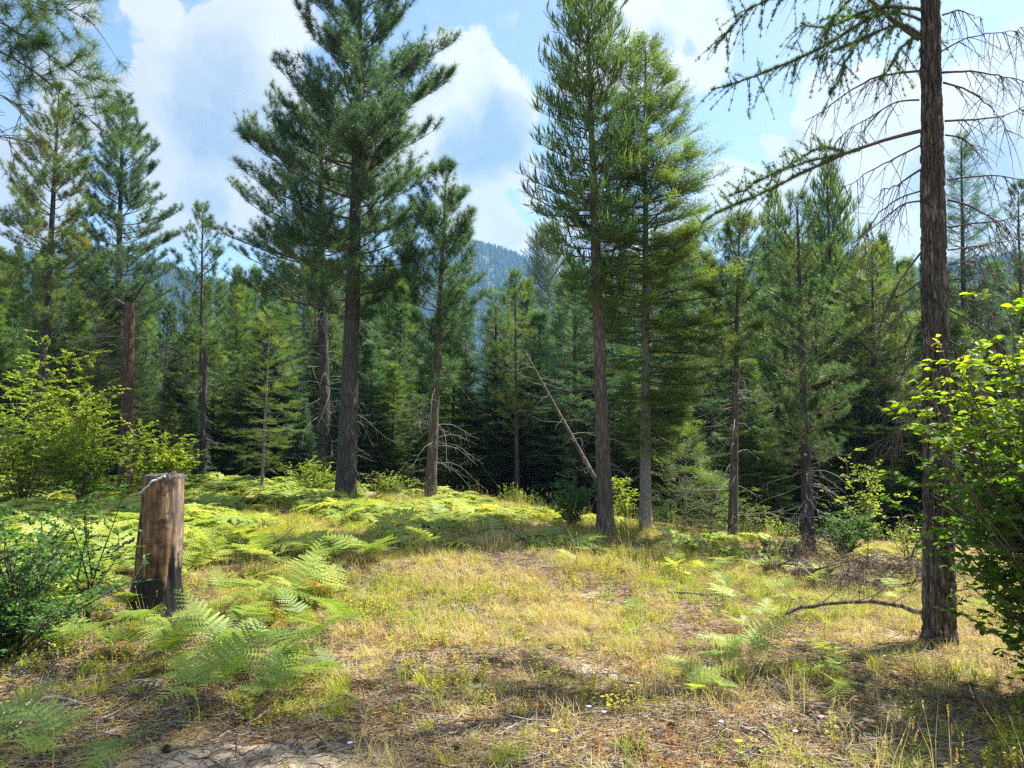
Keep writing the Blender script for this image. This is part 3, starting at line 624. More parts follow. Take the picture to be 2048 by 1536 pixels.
# --- shared background forest: each tree a copy with its own trunk and crown
protos = []
def proto(sp, H, hw, leaf, bark, seed, dens, fs=1.0, low=.08, nm=None):
    path = np.array([0, 0, H])*np.linspace(0, 1, 6)[:, None]; path[0, 2] = -.6
    root = bpy.data.objects.new(nm, None); 
    A = Acc(); m_ = 16; P = interp_path(path, np.linspace(0, 1, m_)); A.tubes(P[None], (.012+.011*H*(1-np.linspace(0, 1, m_)))[None], 7)
    tr = A.build('trunk', M[bark], 'free')
    A = Acc(); crown_mesh(A, path, [(low, hw*.75, hw*.75), (low+.12, hw, hw), (.42, hw*.76, hw*.74), (.65, hw*.46, hw*.46), (.85, hw*.19, hw*.19), (.998, .03, .03)], sp, dens, True, seed=seed, fs=fs, clump=.42)
    cr = A.build('crown', [M['twig'], M[leaf]], 'free')
    return (nm, tr, cr, H)
PR = dict(firA=proto('fir', 10, 1.7, 'fir', 'bark_dark', 1, 1.8, 1.15, .04, 'fir_tree'), firB=proto('fir', 10, 1.5, 'fir_bright', 'bark', 2, 1.7, 1.1, .05, 'fir_tree'),
          spr=proto('fir', 10, 1.35, 'spruce', 'bark_dark', 3, 2.0, 1.05, .02, 'spruce_tree'), sprB=proto('fir', 10, 1.6, 'spruce', 'bark_dark', 4, 1.9, 1.2, .03, 'spruce_tree'),
          lar=proto('larch', 10, 1.25, 'larch', 'bark', 5, 1.8, 1.15, .15, 'larch_tree'), pinA=proto('pine', 10, 1.6, 'pine', 'bark_dark', 6, 1.6, 1.05, .22, 'pine_tree'),
          pinB=proto('pine', 10, 1.35, 'pine_grey', 'bark_red', 8, 1.5, 1.0, .30, 'pine_tree'))
FL = {'fir_tree': ('dark green fir in the packed wood behind the clearing', 'firs in the wood behind the clearing'),
      'spruce_tree': ('blue green spruce in the shaded wood behind the clearing', 'spruces in the wood behind the clearing'),
      'larch_tree': ('soft green larch in the wood behind the clearing', 'larches in the wood behind the clearing'),
      'pine_tree': ('long needled pine in the wood behind the clearing', 'pines in the wood behind the clearing')}
def put(kind, x, y, H, wscale=1.0):
    nm, tr, cr, H0 = PR[kind]; s = H/H0; z = gz(x, y)
    r_ = empty(nm, (x, y, z), FL[nm][0], 'tree', FL[nm][1]); r_.rotation_euler = (rng.normal(0, .012), rng.normal(0, .012), rng.uniform(0, 6.28)); r_.scale = (s*wscale, s*wscale, s)
    for q in (tr, cr): c_ = q.copy(); col.objects.link(c_); c_.parent = r_
    wood.append((1024+F*x/y, y, r_, nm))
wood = []
ev = lambda px: np.interp(px, [-200, 0, 150, 300, 350, 440, 560, 700, 800, 880, 950, 1050, 1100, 1200, 1400, 1500, 1560, 1750, 1850, 2048, 2300],
                          [470, 500, 520, 560, 620, 560, 510, 530, 520, 590, 620, 590, 550, 530, 490, 560, 490, 510, 560, 540, 520])
kinds = ['firA', 'firB', 'spr', 'sprB', 'lar', 'pinA', 'pinB']
for row, (Yr, n_, j0) in enumerate([(21, 28, 30), (24.5, 32, 15), (29, 34, 0), (35, 34, -10), (43, 36, -20), (55, 32, -20)]):
    for k in range(n_):
        px = -260+(2560)*(k+rng.uniform(.1, .9))/n_; yy = Yr*rng.uniform(.94, 1.07)
        if row == 0 and (px < 620): yy += 3.5
        if row == 0 and 1230 < px: yy -= 2.0
        if px < -110 or px > 2230: continue
        tpy = ev(px)+j0+abs(rng.normal(0, 36))+(30 if row < 2 else 0)
        q = at(px, tpy, yy); z0 = gz(q[0], q[1]); H = max(3.0, q[2]-z0)
        if 880 < px < 1060 or 1120 < px < 1230: kd = ['spr', 'sprB', 'firA'][rng.integers(3)]
        elif px < 520: kd = ['firB', 'firA', 'pinA', 'firA', 'pinB'][rng.integers(5)]
        else: kd = kinds[rng.integers(7)]
        put(kd, q[0], q[1], H, np.clip(7.2/H*1.1, .8, 1.6))
# low understorey firs that close the wood at ground level
for k in range(46):
    px = rng.uniform(-150, 2150); yy = rng.uniform(20, 27) if px < 640 else rng.uniform(16.5, 23)
    q = at(px, 800, yy); put(['firB', 'firA', 'spr'][rng.integers(3)], q[0], q[1], rng.uniform(2.2, 4.4), 1.5)

LM = [(-1e5, None), (0, 'the left edge'), (78, 'the yellowing pine'), (255, 'the broken trunk'), (400, 'the narrow young pine'), (523, 'the small pale fir'), (690, 'the tallest pine'), (860, 'the slender pine'), (990, 'the shaded spruce'), (1095, 'the thin young pine'),
      (1212, 'the feathery larch'), (1291, 'the bright fir'), (1465, 'the leaning pine'), (1618, 'the short needled pine'), (1746, 'the round topped fir'), (1876, 'the big trunk'), (2048, 'the right edge'), (1e5, None)]
ORD = ['nearest', 'second nearest', 'third nearest', 'fourth nearest', 'fifth nearest', 'sixth nearest', 'seventh nearest', 'eighth nearest', 'ninth nearest', 'tenth nearest', 'eleventh nearest', 'twelfth nearest']
KN = {'fir_tree': 'green fir', 'spruce_tree': 'blue green spruce', 'larch_tree': 'soft green larch', 'pine_tree': 'long needled pine'}
for (a0, la), (a1, lb_) in zip(LM[:-1], LM[1:]):
    for nm_ in KN:
        sel = sorted([q for q in wood if a0 <= q[0] < a1 and q[3] == nm_], key=lambda q: q[1])
        for k, q in enumerate(sel):
            wh = 'between %s and %s' % (la, lb_) if la and lb_ else 'in the wood outside ' + (la or lb_)
            q[2]['label'] = '%s %s %s' % ((ORD[k] if k < 12 else 'far hidden'), KN[nm_], wh)
# ------------------------------------------------------------------ leafy shrubs
def leafT(L=.04, W=.022, fold=.15, seg=1):
    if seg == 1:
        V = np.array([[0, 0, 0], [L*.5, -W/2, fold*W], [L, 0, 0], [L*.5, W/2, fold*W]]); return V, np.array([[0, 1, 2], [0, 2, 3]])
    xs_ = np.array([0, .12, .35, .62, .85, 1.0]); ws = np.array([.04, .32, .5, .46, .25, 0])*W; V = []; T_ = []
    for x_, w_ in zip(xs_, ws): z = -.18*L*x_**2; V += [[x_*L, -w_, z+fold*w_*2], [x_*L, 0, z], [x_*L, w_, z+fold*w_*2]]
    for i_ in range(5):
        a_ = i_*3; T_ += [[a_, a_+3, a_+1], [a_+1, a_+3, a_+4], [a_+1, a_+4, a_+2], [a_+2, a_+4, a_+5]]
    return np.array(V), np.array(T_)
def shrub(name, base, H, W, nstem, nleaf, leafsz, mat, label, seed=0, seg=1, stemr=.009, wide=.75, objs=0, bark='twig', group=None, stems_pts=None, low=.15, cat='bush', tint=None):
    g = np.random.default_rng(seed+900); b = np.array(base, float); root = empty(name, b, label, cat, group)
    m = 7; s = np.linspace(0, 1, m)
    az = g.uniform(0, 6.28, nstem); sp_ = W*np.sqrt(g.random(nstem)); hh = H*g.uniform(.6, 1.0, nstem)*(1-.35*(sp_/W)**2)
    if stems_pts is not None: P = stems_pts-b; nstem = len(P); m = P.shape[1]; s = np.linspace(0, 1, m)
    else:
        P = np.stack([np.cos(az)[:, None]*sp_[:, None]*s[None]**1.3+g.normal(0, .03*H, (nstem, 1))*np.sin(s*6)[None], np.sin(az)[:, None]*sp_[:, None]*s[None]**1.3+g.normal(0, .03*H, (nstem, 1))*np.sin(s*5)[None], hh[:, None]*s[None]], -1); P[:, 0, 2] = -.1
    A = Acc(); A.tubes(P, stemr*np.ones((nstem, 1))*(1-.75*s)[None], 5)
    nt = 14; k = nstem*nt; ki = np.repeat(np.arange(nstem), nt); si = low+(1-low)*g.random(k)**.8; ix = np.minimum((si*(m-1)).astype(int), m-2); fr = (si*(m-1)-ix)[:, None]
    b2 = P[ki, ix]*(1-fr)+P[ki, ix+1]*fr; d = g.normal(0, 1, (k, 3)); d[:, 2] = np.abs(d[:, 2])*.4+.15; d /= np.linalg.norm(d, axis=1, keepdims=True)
    l2 = W*g.uniform(.18, .45, k); u = np.linspace(0, 1, 4); P2 = b2[:, None]+d[:, None]*(l2[:, None]*u)[..., None]; P2[..., 2] -= (.12*l2)[:, None]*u**2
    A.tubes(P2, np.full((k, 1), stemr*.35)*(1-.6*u)[None], 3); A.build('stems', M[bark], root)
    fi = g.integers(0, k, nleaf); uu = g.random(nleaf)**.7; pos = b2[fi]+d[fi]*(l2[fi]*uu)[:, None]; pos[:, 2] -= .12*l2[fi]*uu**2
    dd = d[fi]+g.normal(0, .8, (nleaf, 3)); dd[:, 2] = dd[:, 2]*.35-.10; Rm = frames(dd, g.normal(0, .55, nleaf)); sc_ = leafsz*g.uniform(.6, 1.2, nleaf)
    tt_ = np.clip(g.normal(.45, .22, nleaf), 0, 1)
    if tint is not None: tt_ = tint(pos+b, tt_)
    tp = [leafT(1, w_, f_, seg) for w_, f_ in ((.55, .15), (.62, .25), (.5, .05))]
    pick = g.integers(0, 3, nleaf); solo = np.zeros(nleaf, bool)
    if objs:
        cx = pos+b; px = 1024+F*cx[:, 0]/np.maximum(cx[:, 1], .1); py = 850-F*(cx[:, 2]-EYE)/np.maximum(cx[:, 1], .1)
        ok = (px < 2044) & (cx[:, 1] > .5) & (py > 450); order = np.argsort(cx[:, 1]+np.where(ok, 0, 100)-sc_*6); solo[order[:objs]] = True
        meshes = []
        for v_, tnt in [(v_, tnt) for v_ in range(3) for tnt in (.15, .4, .65, .9)]:
            A = Acc(); A.add(tp[v_][0], tp[v_][1], 0, tnt, True); meshes.append(A.build('leaf', M[mat], 'free').data)
        from mathutils import Matrix
        for j in np.where(solo)[0]:
            me = meshes[pick[j]*4+int(min(3, tt_[j]*4))]; o = bpy.data.objects.new('leaf', me); col.objects.link(o); o.parent = root
            mt = Matrix(Rm[j].tolist()).to_4x4(); o.matrix_local = Matrix.Translation(pos[j].tolist()) @ mt @ Matrix.Scale(float(sc_[j]), 4)
    A = Acc()
    for v_ in range(3):
        q = (pick == v_) & ~solo; A.inst(tp[v_], Rm[q], sc_[q], pos[q], 0, tt_[q])
    f_ = A.build('foliage', M[mat], root)
    if objs: f_['kind'] = 'stuff'
    return root
def gpt(px, Y_): q = at(px, 900, Y_); q[2] = gz(q[0], q[1]); return q
shrub('bush', gpt(50, 14.6), 2.9, 1.5, 30, 14000, .062, 'shrub', 'tall yellow green bush at the left edge below the yellowing pine', 1, wide=1)
shrub('bush', gpt(170, 14.8), 2.6, 1.2, 28, 14000, .06, 'shrub', 'bright yellow green bush left of the broken trunk', 2)
shrub('bush', gpt(125, 16.5), 4.2, 1.1, 22, 11000, .062, 'shrub', 'tallest yellow green bush reaching up beside the yellowing pine', 3)
shrub('bush', gpt(305, 16), 1.9, .75, 20, 6000, .055, 'shrub', 'low yellow green bush right of the broken trunk', 4)
shrub('bush', gpt(352, 16.0), 1.6, .6, 14, 3000, .065, 'shrub', 'lowest yellow green bush before the narrow young pine', 5)
shrub('bush', gpt(-60, 15.5), 2.6, 1.2, 20, 5000, .07, 'bush_dark', 'dark green bush cut by the left edge', 6)
shrub('bush', gpt(630, 16.6), .9, .8, 14, 2500, .06, 'shrub', 'low pale bush left of the foot of the tallest pine', 7)
shrub('bush', hit(1142, 1058), .98, .48, 18, 2200, .062, 'bush_dark', 'glossy green alder bush left of the feathery larch trunk', 8, seg=1)
shrub('bush', hit(1690, 1118), .85, .50, 20, 2400, .05, 'bush_dark', 'glossy green bush right of the dense short needled pine', 9)
shrub('bush', gpt(1730, 14.5), 1.9, .8, 12, 1500, .07, 'shrub', 'tall loose sapling bush behind the glossy green bush', 10)
shrub('bush', gpt(1250, 13.6), 1.05, .45, 10, 1200, .055, 'shrub', 'light leafy bush between the feathery larch and the bright fir', 11)
shrub('bush', gpt(1810, 10.5), .95, .45, 8, 260, .06, 'shrub', 'thin yellow leaved bush left of the big trunk', 12)
shrub('bush', gpt(1490, 12.5), .8, .6, 12, 900, .05, 'fir_bright', 'small green thicket at the foot of the leaning thin pine', 13)
shrub('bush', gpt(770, 16.5), .55, .9, 12, 1400, .05, 'shrub', 'low bush right of the foot of the tallest pine', 14)
# near left bush
def lt(p, t_): return np.where(rng.random(len(t_)) < .02, 1.0, t_*.8)
shrub('bush', (-3.45, 5.2, gz(-3.45, 5.2)), 1.05, .85, 44, 7000, .045, 'bush_dark', 'dense small leaved bush with dark stems left of the charred stump', 21, seg=1, stemr=.008, bark='bark_dark', tint=lt)
shrub('bush', (-3.35, 5.9, gz(-3.35, 5.9)), 1.3, .5, 6, 1900, .034, 'bush_dark', 'thin grey stemmed shrub rising above the small leaved bush', 22, stemr=.009, bark='bark_dark')
# right leafy shrub
def lr_(p, t_): return np.clip(t_*.7+.50*np.clip((p[:, 2]-1.15)/.6, -.3, 1), 0, 1)  # sunlit top painted into the tint: leaves turn yellower with height
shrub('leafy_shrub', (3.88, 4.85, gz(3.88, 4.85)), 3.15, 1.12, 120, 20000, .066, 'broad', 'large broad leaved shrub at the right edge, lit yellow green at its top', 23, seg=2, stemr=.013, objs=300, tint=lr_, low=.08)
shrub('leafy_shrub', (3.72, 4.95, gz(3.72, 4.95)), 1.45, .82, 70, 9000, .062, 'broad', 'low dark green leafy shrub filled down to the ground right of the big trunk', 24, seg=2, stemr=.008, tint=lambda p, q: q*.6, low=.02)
#BIGTREE
# ------------------------------------------------------------------ big larch at right
def px_path(pts, Y_, n=12):
    P = np.array([at(a_, b_, Y_+(c_[0] if c_ else 0)) for a_, b_, *c_ in pts]); L_ = np.r_[0, np.cumsum(np.linalg.norm(np.diff(P, axis=0), axis=1))]
    s_ = np.linspace(0, L_[-1], n); Q = np.stack([np.interp(s_, L_, P[:, i_]) for i_ in range(3)], -1)
    for _ in range(3): Q[1:-1] = Q[:-2]*.27+Q[1:-1]*.46+Q[2:]*.27
    return Q
gb = hit(1876, 1290); GY = gb[1]
root = empty('big_larch_tree', gb, 'big larch trunk with furrowed bark and hanging lichen beside the leafy shrub', 'tree')
ctl = [(1878, 1290), (1876, 1000), (1871, 700), (1866, 420), (1860, 0)]
pth = np.array([at(a_, b_, GY) for a_, b_ in ctl]); pth = np.vstack([pth, pth[-1]+(pth[-1]-pth[-2])/np.linalg.norm(pth[-1]-pth[-2])*7.5])-gb; pth[0, 2] -= .15
ph_l = np.r_[0, np.cumsum(np.linalg.norm(np.diff(pth, axis=0), axis=1))]
m_ = 620; sides = 120; hz = np.r_[np.linspace(0, 5.6, 560), np.linspace(5.65, ph_l[-1], 60)]
Pc = np.stack([np.interp(hz, ph_l, pth[:, i_]) for i_ in range(3)], -1)
rad = np.interp(hz, [0, .3, 1.2, 2.6, 5.3, 9, ph_l[-1]], [.185, .130, .115, .106, .082, .05, .015])
A = Acc(); A.tubes(Pc[None], rad[None], sides); V = A.V[0].reshape(len(hz), sides, 3); d = V-Pc[:, None]; th = np.arange(sides)/sides
TH, HZ = np.meshgrid(th, hz); 
def ncyl(fa, fz, seed, warp=0):
    q = np.stack([np.cos(TH*2*math.pi)*fa, np.sin(TH*2*math.pi)*fa, HZ*fz+warp], -1); return vnoise(q, seed)
wp = ncyl(2, 3, 1)*1.5
plates = np.abs(ncyl(5.5, 3.5, 2, wp)-.5)*2; plates2 = np.abs(ncyl(9, 9, 3, wp)-.5)*2
crack = np.clip(np.minimum(plates*2.2, plates2*2.6), 0, 1); flake = np.floor(ncyl(8, 14, 4)*5)/5
disp = -.020+.021*crack+.007*flake+.005*ncyl(16, 40, 6)+.006*(ncyl(1.5, 1.2, 7)-.5)
V = Pc[:, None]+d*(1+disp/np.maximum(rad, .03)[:, None])[..., None]; A.V[0] = V.reshape(-1, 3); A.K[0] = crack.ravel()*.7+flake.ravel()*.3
bm = M['bark_big']; t = NT(bm.node_tree); pr = [n for n in t.n if n.type == 'BSDF_PRINCIPLED'][0]; src = pr.inputs['Base Color'].links[0].from_socket
ta = t.node('ShaderNodeAttribute', attribute_name='tint'); t.put(pr.inputs['Base Color'], t.mix(t.mr(ta.outputs['Fac'], .05, .5, .75, 0), src, (.016, .012, .010, 1)))
A.build('trunk', bm, root)
# old branch knots
def gl(y): return np.array([np.interp(y, ph_l, pth[:, i_]) for i_ in range(3)])
def limb_obj(pts, r, live=0, dead=0, Yoff=0, lich=1.0, up=0, seed=0, nm='branch', par=None, Y0=None):
    g = np.random.default_rng(seed+3000); P = px_path(pts, (Y0 if Y0 is not None else GY), 14)-(gb if par is None else np.array(par.location))
    P = P+g.normal(0, .009, P.shape)*np.linspace(0, 1, 14)[:, None]
    A = Acc(); s = np.linspace(0, 1, 14); A.tubes(P[None], (r*(1-.75*s))[None], 6)
    tan = np.gradient(P, axis=0); tan /= np.linalg.norm(tan, axis=1, keepdims=True); Lb = np.sum(np.linalg.norm(np.diff(P, axis=0), axis=1))
    n = int(Lb*(21 if live else 20)); 
    for k in range(n):
        s_ = g.uniform(.12, 1)*13; i_ = int(min(12, s_)); p0 = P[i_]*(1-(s_-i_))+P[i_+1]*(s_-i_); dn = tan[i_]*g.uniform(.2, .7)+g.normal(0, .45, 3)
        upw = live and g.random() < up; dn[2] = (g.uniform(.5, 1) if upw else -g.uniform(.4, 1.1)); dn /= np.linalg.norm(dn); l_ = g.uniform(.10, .24) if upw else g.uniform(.16, .42)*(1 if live else 1.15)
        u = np.linspace(0, 1, 7)[:, None]; q = p0+dn*l_*u; q[:, 2:] -= (0 if upw else .25)*l_*u**2; q += g.normal(0, .006, q.shape)*u
        A.tubes(q[None], (.0042*(1-.7*u[:, 0]))[None], 3)
        if live and s_/13 > live-1.001+0 and g.random() < .9:
            nt = int(l_/.020); uu = g.random(nt); c_ = np.stack([np.interp(uu, u[:, 0], q[:, i2]) for i2 in range(3)], -1); dd = g.normal(0, 1, (nt, 3)); A.inst(LARCH_NEAR[k % 4], frames(dd), g.uniform(.65, 1.15, nt), c_, 1)
        if lich and not live:
            nt = g.integers(2, 9); uu = g.random(nt); c_ = np.stack([np.interp(uu, u[:, 0], q[:, i2]) for i2 in range(3)], -1); dl = np.stack([g.normal(0, .12, nt), g.normal(0, .12, nt), -np.ones(nt)], -1)
            A.inst((np.array([[0, -.006, 0], [0, .006, 0], [1, 0, 0]]), np.array([[0, 1, 2]])), frames(dl, g.uniform(0, 6, nt), (1, 0, 0)), np.ones(nt)*g.uniform(.03, .10)*lich, c_, 2)
            # sub twig
            q2 = q[3]+np.outer(np.linspace(0, 1, 4), g.normal(0, .07, 3)+[0, 0, -.05]); A.tubes(q2[None], np.array([[.0028, .0024, .0018, .001]]), 3)
    if live:
        nt = int(Lb*110); uu = g.uniform(max(0, live-1), 1, nt)*13; i_ = np.minimum(uu.astype(int), 12); c_ = P[i_]*(1-(uu-i_))[:, None]+P[i_+1]*(uu-i_)[:, None]
        A.inst(LARCH_NEAR[0], frames(g.normal(0, 1, (nt, 3))), g.uniform(.9, 1.4, nt), c_, 1)
    else:
        nt = int(Lb*26*lich); uu = g.uniform(0, 1, nt)*13; i_ = np.minimum(uu.astype(int), 12); c_ = P[i_]*(1-(uu-i_))[:, None]+P[i_+1]*(uu-i_)[:, None]
        dl = np.stack([g.normal(0, .15, nt), g.normal(0, .15, nt), -np.ones(nt)], -1)
        if nt: A.inst((np.array([[0, -.007, 0], [0, .007, 0], [1, 0, 0]]), np.array([[0, 1, 2]])), frames(dl, g.uniform(0, 6, nt), (1, 0, 0)), g.uniform(.02, .09, nt), c_, 2)
    o = A.build(nm, [M['twig'], M['larch'], M['lichen']], root if par is None else par); return o
live_l = [([(1840, 78), (1775, 35), (1740, 0), (1700, -60)], .026, .6), ([(1750, 25), (1690, 70), (1620, 105), (1540, 145), (1470, 165), (1425, 178)], .017, .2), ([(1840, 262), (1780, 275), (1700, 300), (1640, 330), (1570, 365), (1500, 395), (1400, 445)], .018, .75),
          ([(1840, -60), (1700, -30), (1580, -20), (1500, 10), (1450, 60), (1432, 90)], .015, .15), ([(1845, 20), (1780, 10), (1720, 25), (1660, 60), (1600, 50)], .014, .35), ([(1845, -20), (1790, -10), (1740, 30), (1700, 110), (1660, 190)], .012, .1),
          ([(1850, 60), (1800, 95), (1770, 150), (1755, 170)], .010, .2), ([(1842, 40), (1790, 20), (1730, 40), (1690, 30), (1640, 40)], .011, .5), ([(1842, -30), (1800, -40), (1740, -20), (1680, 10), (1650, 70)], .011, .1), ([(1842, 70), (1810, 40), (1760, 60), (1700, 90), (1620, 120)], .010, .4), ([(1720, 300), (1680, 310), (1620, 320), (1540, 350), (1450, 400)], .009, .9), ([(1690, 305), (1650, 290), (1610, 310), (1580, 330), (1530, 370)], .009, .85), ([(1850, 85), (1868, 40), (1880, 0)], .01, .5)]
for j, (pp, r_, up_) in enumerate(live_l):
    dy = rng.uniform(-.35, .35) if j > 2 else 0
    pp = [(a_, b_, dy*k_/len(pp)) for k_, (a_, b_) in enumerate(pp)]
    limb_obj(pp, r_, live=1.36 if j == 2 else 1.0, up=up_, seed=j)
dead_l = [[(1838, 142), (1760, 150), (1700, 178), (1660, 215), (1612, 242)], [(1838, 200), (1790, 200), (1750, 232), (1700, 255), (1665, 290)], [(1842, 290), (1800, 312), (1750, 335), (1710, 365), (1680, 378)],
          [(1842, 382), (1795, 395), (1750, 430), (1733, 470), (1728, 520)], [(1843, 402), (1800, 405), (1770, 440), (1740, 455), (1690, 500)], [(1846, 500), (1800, 560), (1775, 610), (1760, 660)], [(1848, 590), (1810, 620), (1795, 640), (1772, 665)],
          [(1850, 700), (1815, 730), (1800, 755), (1790, 800)], [(1848, 790), (1815, 810), (1800, 850), (1780, 880)], [(1848, 810), (1805, 855), (1797, 905)], [(1845, 560), (1790, 600), (1770, 580), (1740, 610)], [(1848, 640), (1820, 660), (1808, 700), (1812, 760)],
          [(1884, 102), (1930, 75), (1990, 65), (2060, 58)], [(1885, 145), (1940, 142), (2000, 150), (2060, 165)], [(1886, 165), (1940, 180), (1985, 215), (2010, 260)], [(1890, 242), (1950, 240), (2000, 235), (2070, 205)],
          [(1890, 270), (1925, 275), (1950, 300), (1962, 322)], [(1895, 360), (1950, 352), (2000, 350), (2070, 365)], [(1896, 455), (1960, 445), (2010, 440), (2070, 425)], [(1896, 500), (1960, 492), (2010, 480), (2070, 475)],
          [(1897, 560), (1950, 555), (2000, 575), (2060, 590)], [(1897, 620), (1940, 640), (1970, 660), (2010, 700)], [(1897, 760), (1930, 770), (1990, 765), (2040, 770)], [(1886, 30), (1920, 18), (1965, 40)], [(1895, 400), (1940, 410), (1990, 440), (2010, 480)],
          [(1897, 530), (1940, 520), (1980, 530), (2000, 560)], [(1897, 680), (1930, 700), (1945, 740), (1950, 790)], [(1840, 340), (1815, 355), (1790, 375), (1760, 380)], [(1897, 590), (1950, 600), (2010, 640), (2050, 650)]]
for j, pp in enumerate(dead_l):
    dy = rng.uniform(-.5, .5); limb_obj([(a_, b_, dy*k_/len(pp)) for k_, (a_, b_) in enumerate(pp)], rng.uniform(.007, .012), live=0, seed=50+j, lich=1.2)
# crown above the frame: it shades the foreground
A = Acc(); tl = ph_l[-1]
pth_e = np.stack([np.interp(np.linspace(0, tl, 14), ph_l, pth[:, i_]) for i_ in range(3)], -1)
crown_mesh(A, pth_e, [(.64, 1.2, 1.0), (.66, 2.0, 1.3), (.74, 1.9, 1.3), (.84, 1.3, 1.0), (.92, .6, .6), (.998, .05, .05)], 'larch', .85, False, seed=999, fs=1.0, clump=.5)
A.build('crown', [M['twig'], M['larch']], root)
# --- near pine whose boughs reach in at top left
nb = np.array([-6.2, 5.6, gz(-6.2, 5.6)]); root2 = empty('near_pine_tree', nb, 'near pine at top left reaching in with long needled boughs', 'tree')
pth2 = np.array([[0, 0, -.2], [.05, 0, 3], [0, .05, 6], [.05, 0, 9]], float); trunk_mesh(pth2, .16, .03, M['bark_red'], root2)
def pine_limb(pts, r, tuft_from=.4, seed=0, dens=1.0, tl=.35, bare=False):
    g = np.random.default_rng(seed+4000); P = px_path(pts, 5.9, 14)-nb; A = Acc(); s = np.linspace(0, 1, 14); A.tubes(P[None], (r*(1-.75*s))[None], 6)
    Lb = np.sum(np.linalg.norm(np.diff(P, axis=0), axis=1)); tan = np.gradient(P, axis=0); tan /= np.linalg.norm(tan, axis=1, keepdims=True); n = int(Lb*11*dens)
    for k in range(n):
        s_ = g.uniform(.05, 1)*13; i_ = int(min(12, s_)); p0 = P[i_]*(1-(s_-i_))+P[i_+1]*(s_-i_); dn = tan[i_]+g.normal(0, .5, 3); dn[2] += g.uniform(-.5, .5); dn /= np.linalg.norm(dn); l_ = tl*g.uniform(.5, 1.2)
        u = np.linspace(0, 1, 6)[:, None]; q = p0+dn*l_*u; q[:, 2:] += g.uniform(-.3, .35)*l_*u**2; A.tubes(q[None], (.0045*(1-.6*u[:, 0]))[None], 3)
        if s_/13 > tuft_from and not bare:
            for e_ in (5, 4, 3)[:g.integers(1, 4)]:
                dd = (q[e_]-q[e_-1])/np.linalg.norm(q[e_]-q[e_-1])+g.normal(0, .25, 3)+[0, 0, .2]; A.inst(TUFT_NEAR[k % 4], frames(dd[None], g.uniform(0, 6, 1)), np.array([g.uniform(.75, 1.05)]), q[e_][None], 1)
    A.build('branch', [M['twig'], M['pine']], root2)
for j, (pp, r_, tf_, bare_) in enumerate([([(-330, 10), (-100, 60), (0, 98), (90, 150), (150, 215), (205, 262)], .016, .45, 0), ([(-330, -100), (-100, -90), (40, -40), (120, 10), (190, 50)], .014, .5, 0), ([(-330, 110), (-80, 160), (0, 185), (60, 215), (82, 262)], .013, .95, 1),
        ([(-330, 240), (-60, 262), (0, 273), (60, 283), (130, 300)], .011, .95, 1), ([(-300, -40), (-60, 20), (30, 50), (90, 110), (180, 160)], .012, .45, 0), ([(-300, 60), (-60, 110), (0, 130), (50, 180), (40, 260)], .009, 1, 1),
        ([(-300, 140), (-100, 190), (-20, 230), (40, 300), (30, 340)], .008, 1, 1), ([(-300, -120), (-60, -60), (20, -10), (80, 30), (150, 20)], .012, .35, 0), ([(-300, 0), (-60, 10), (20, 30), (30, 90), (60, 140)], .008, .9, 1)]):
    pine_limb(pp, r_, tf_, j, 1.7 if not bare_ else 1.2, .24, bool(bare_))
#STUMP
# ------------------------------------------------------------------ charred stump
sb = hit(312, 1232); SY = sb[1]; st = at(328, 948, SY)
root = empty('tree_stump', sb, 'tall charred stump with a flat cut top standing in the ferns', 'stump')
H = st[2]-sb[2]; m_, sides = 150, 96; hz = np.linspace(-.15, H, m_); lean = (st-sb)/H; TH, HZ = np.meshgrid(np.arange(sides)/sides*2*math.pi, hz)
w0 = np.interp(HZ, [-.15, .1, .35, H-.02, H], [.29, .225, .186, .165, .158]); q = np.stack([np.cos(TH)*2.2, np.sin(TH)*2.2, HZ*1.3], -1)
rr_ = w0*(1+.12*(fbm(q, 41, 3)-.44)*2)+.006*np.abs(vnoise(np.stack([np.cos(TH)*9, np.sin(TH)*9, HZ*1.5], -1), 43)-.5)*2
split = np.exp(-((np.mod(TH-R(222)+.10*np.sin(HZ*5)+math.pi, 2*math.pi)-math.pi)/.05)**2)*np.clip((HZ-.25)*3, 0, 1); rr_ -= .03*split
fl_ = vnoise(np.stack([np.cos(TH)*5, np.sin(TH)*5, HZ*2.2], -1), 47); rr_ -= .009*np.clip((fl_-.45)*7, 0, 1)*(1-np.clip((HZ-H+.1)*20, 0, 1))*1.0+.006*np.abs(vnoise(np.stack([np.cos(TH)*16, np.sin(TH)*16, HZ*1.2], -1), 48)-.5)
burnt = np.clip((.52-HZ+.9*(fbm(q*1.6, 44, 5)-.44))*2.2, 0, 1); rr_ -= burnt*.018*fbm(q*4, 45, 3)*2
HZ = HZ+.03*np.clip((HZ-H+.12)*8, 0, 1)*(vnoise(np.stack([np.cos(TH)*3, np.sin(TH)*3, 0*TH], -1), 50)-.6)+.035*np.clip((HZ-H+.05)*20, 0, 1)*np.exp(-((TH-5.6)/.25)**2)
V = np.stack([sb[0]*0+np.cos(TH)*rr_+lean[0]*HZ, np.sin(TH)*rr_+lean[1]*HZ, HZ], -1)
i = (np.arange(m_-1)[:, None]*sides+np.arange(sides)); j = (np.arange(m_-1)[:, None]*sides+(np.arange(sides)+1) % sides)
T = np.stack([np.stack([i, j, i+sides], -1), np.stack([j, j+sides, i+sides], -1)], 2).reshape(-1, 3)
A = Acc(); A.add(V, T, 0, burnt.ravel(), True)
m = bpy.data.materials.new('weathered_stump_wood'); m.use_nodes = True; t = NT(m.node_tree); p = t.n['Principled BSDF']
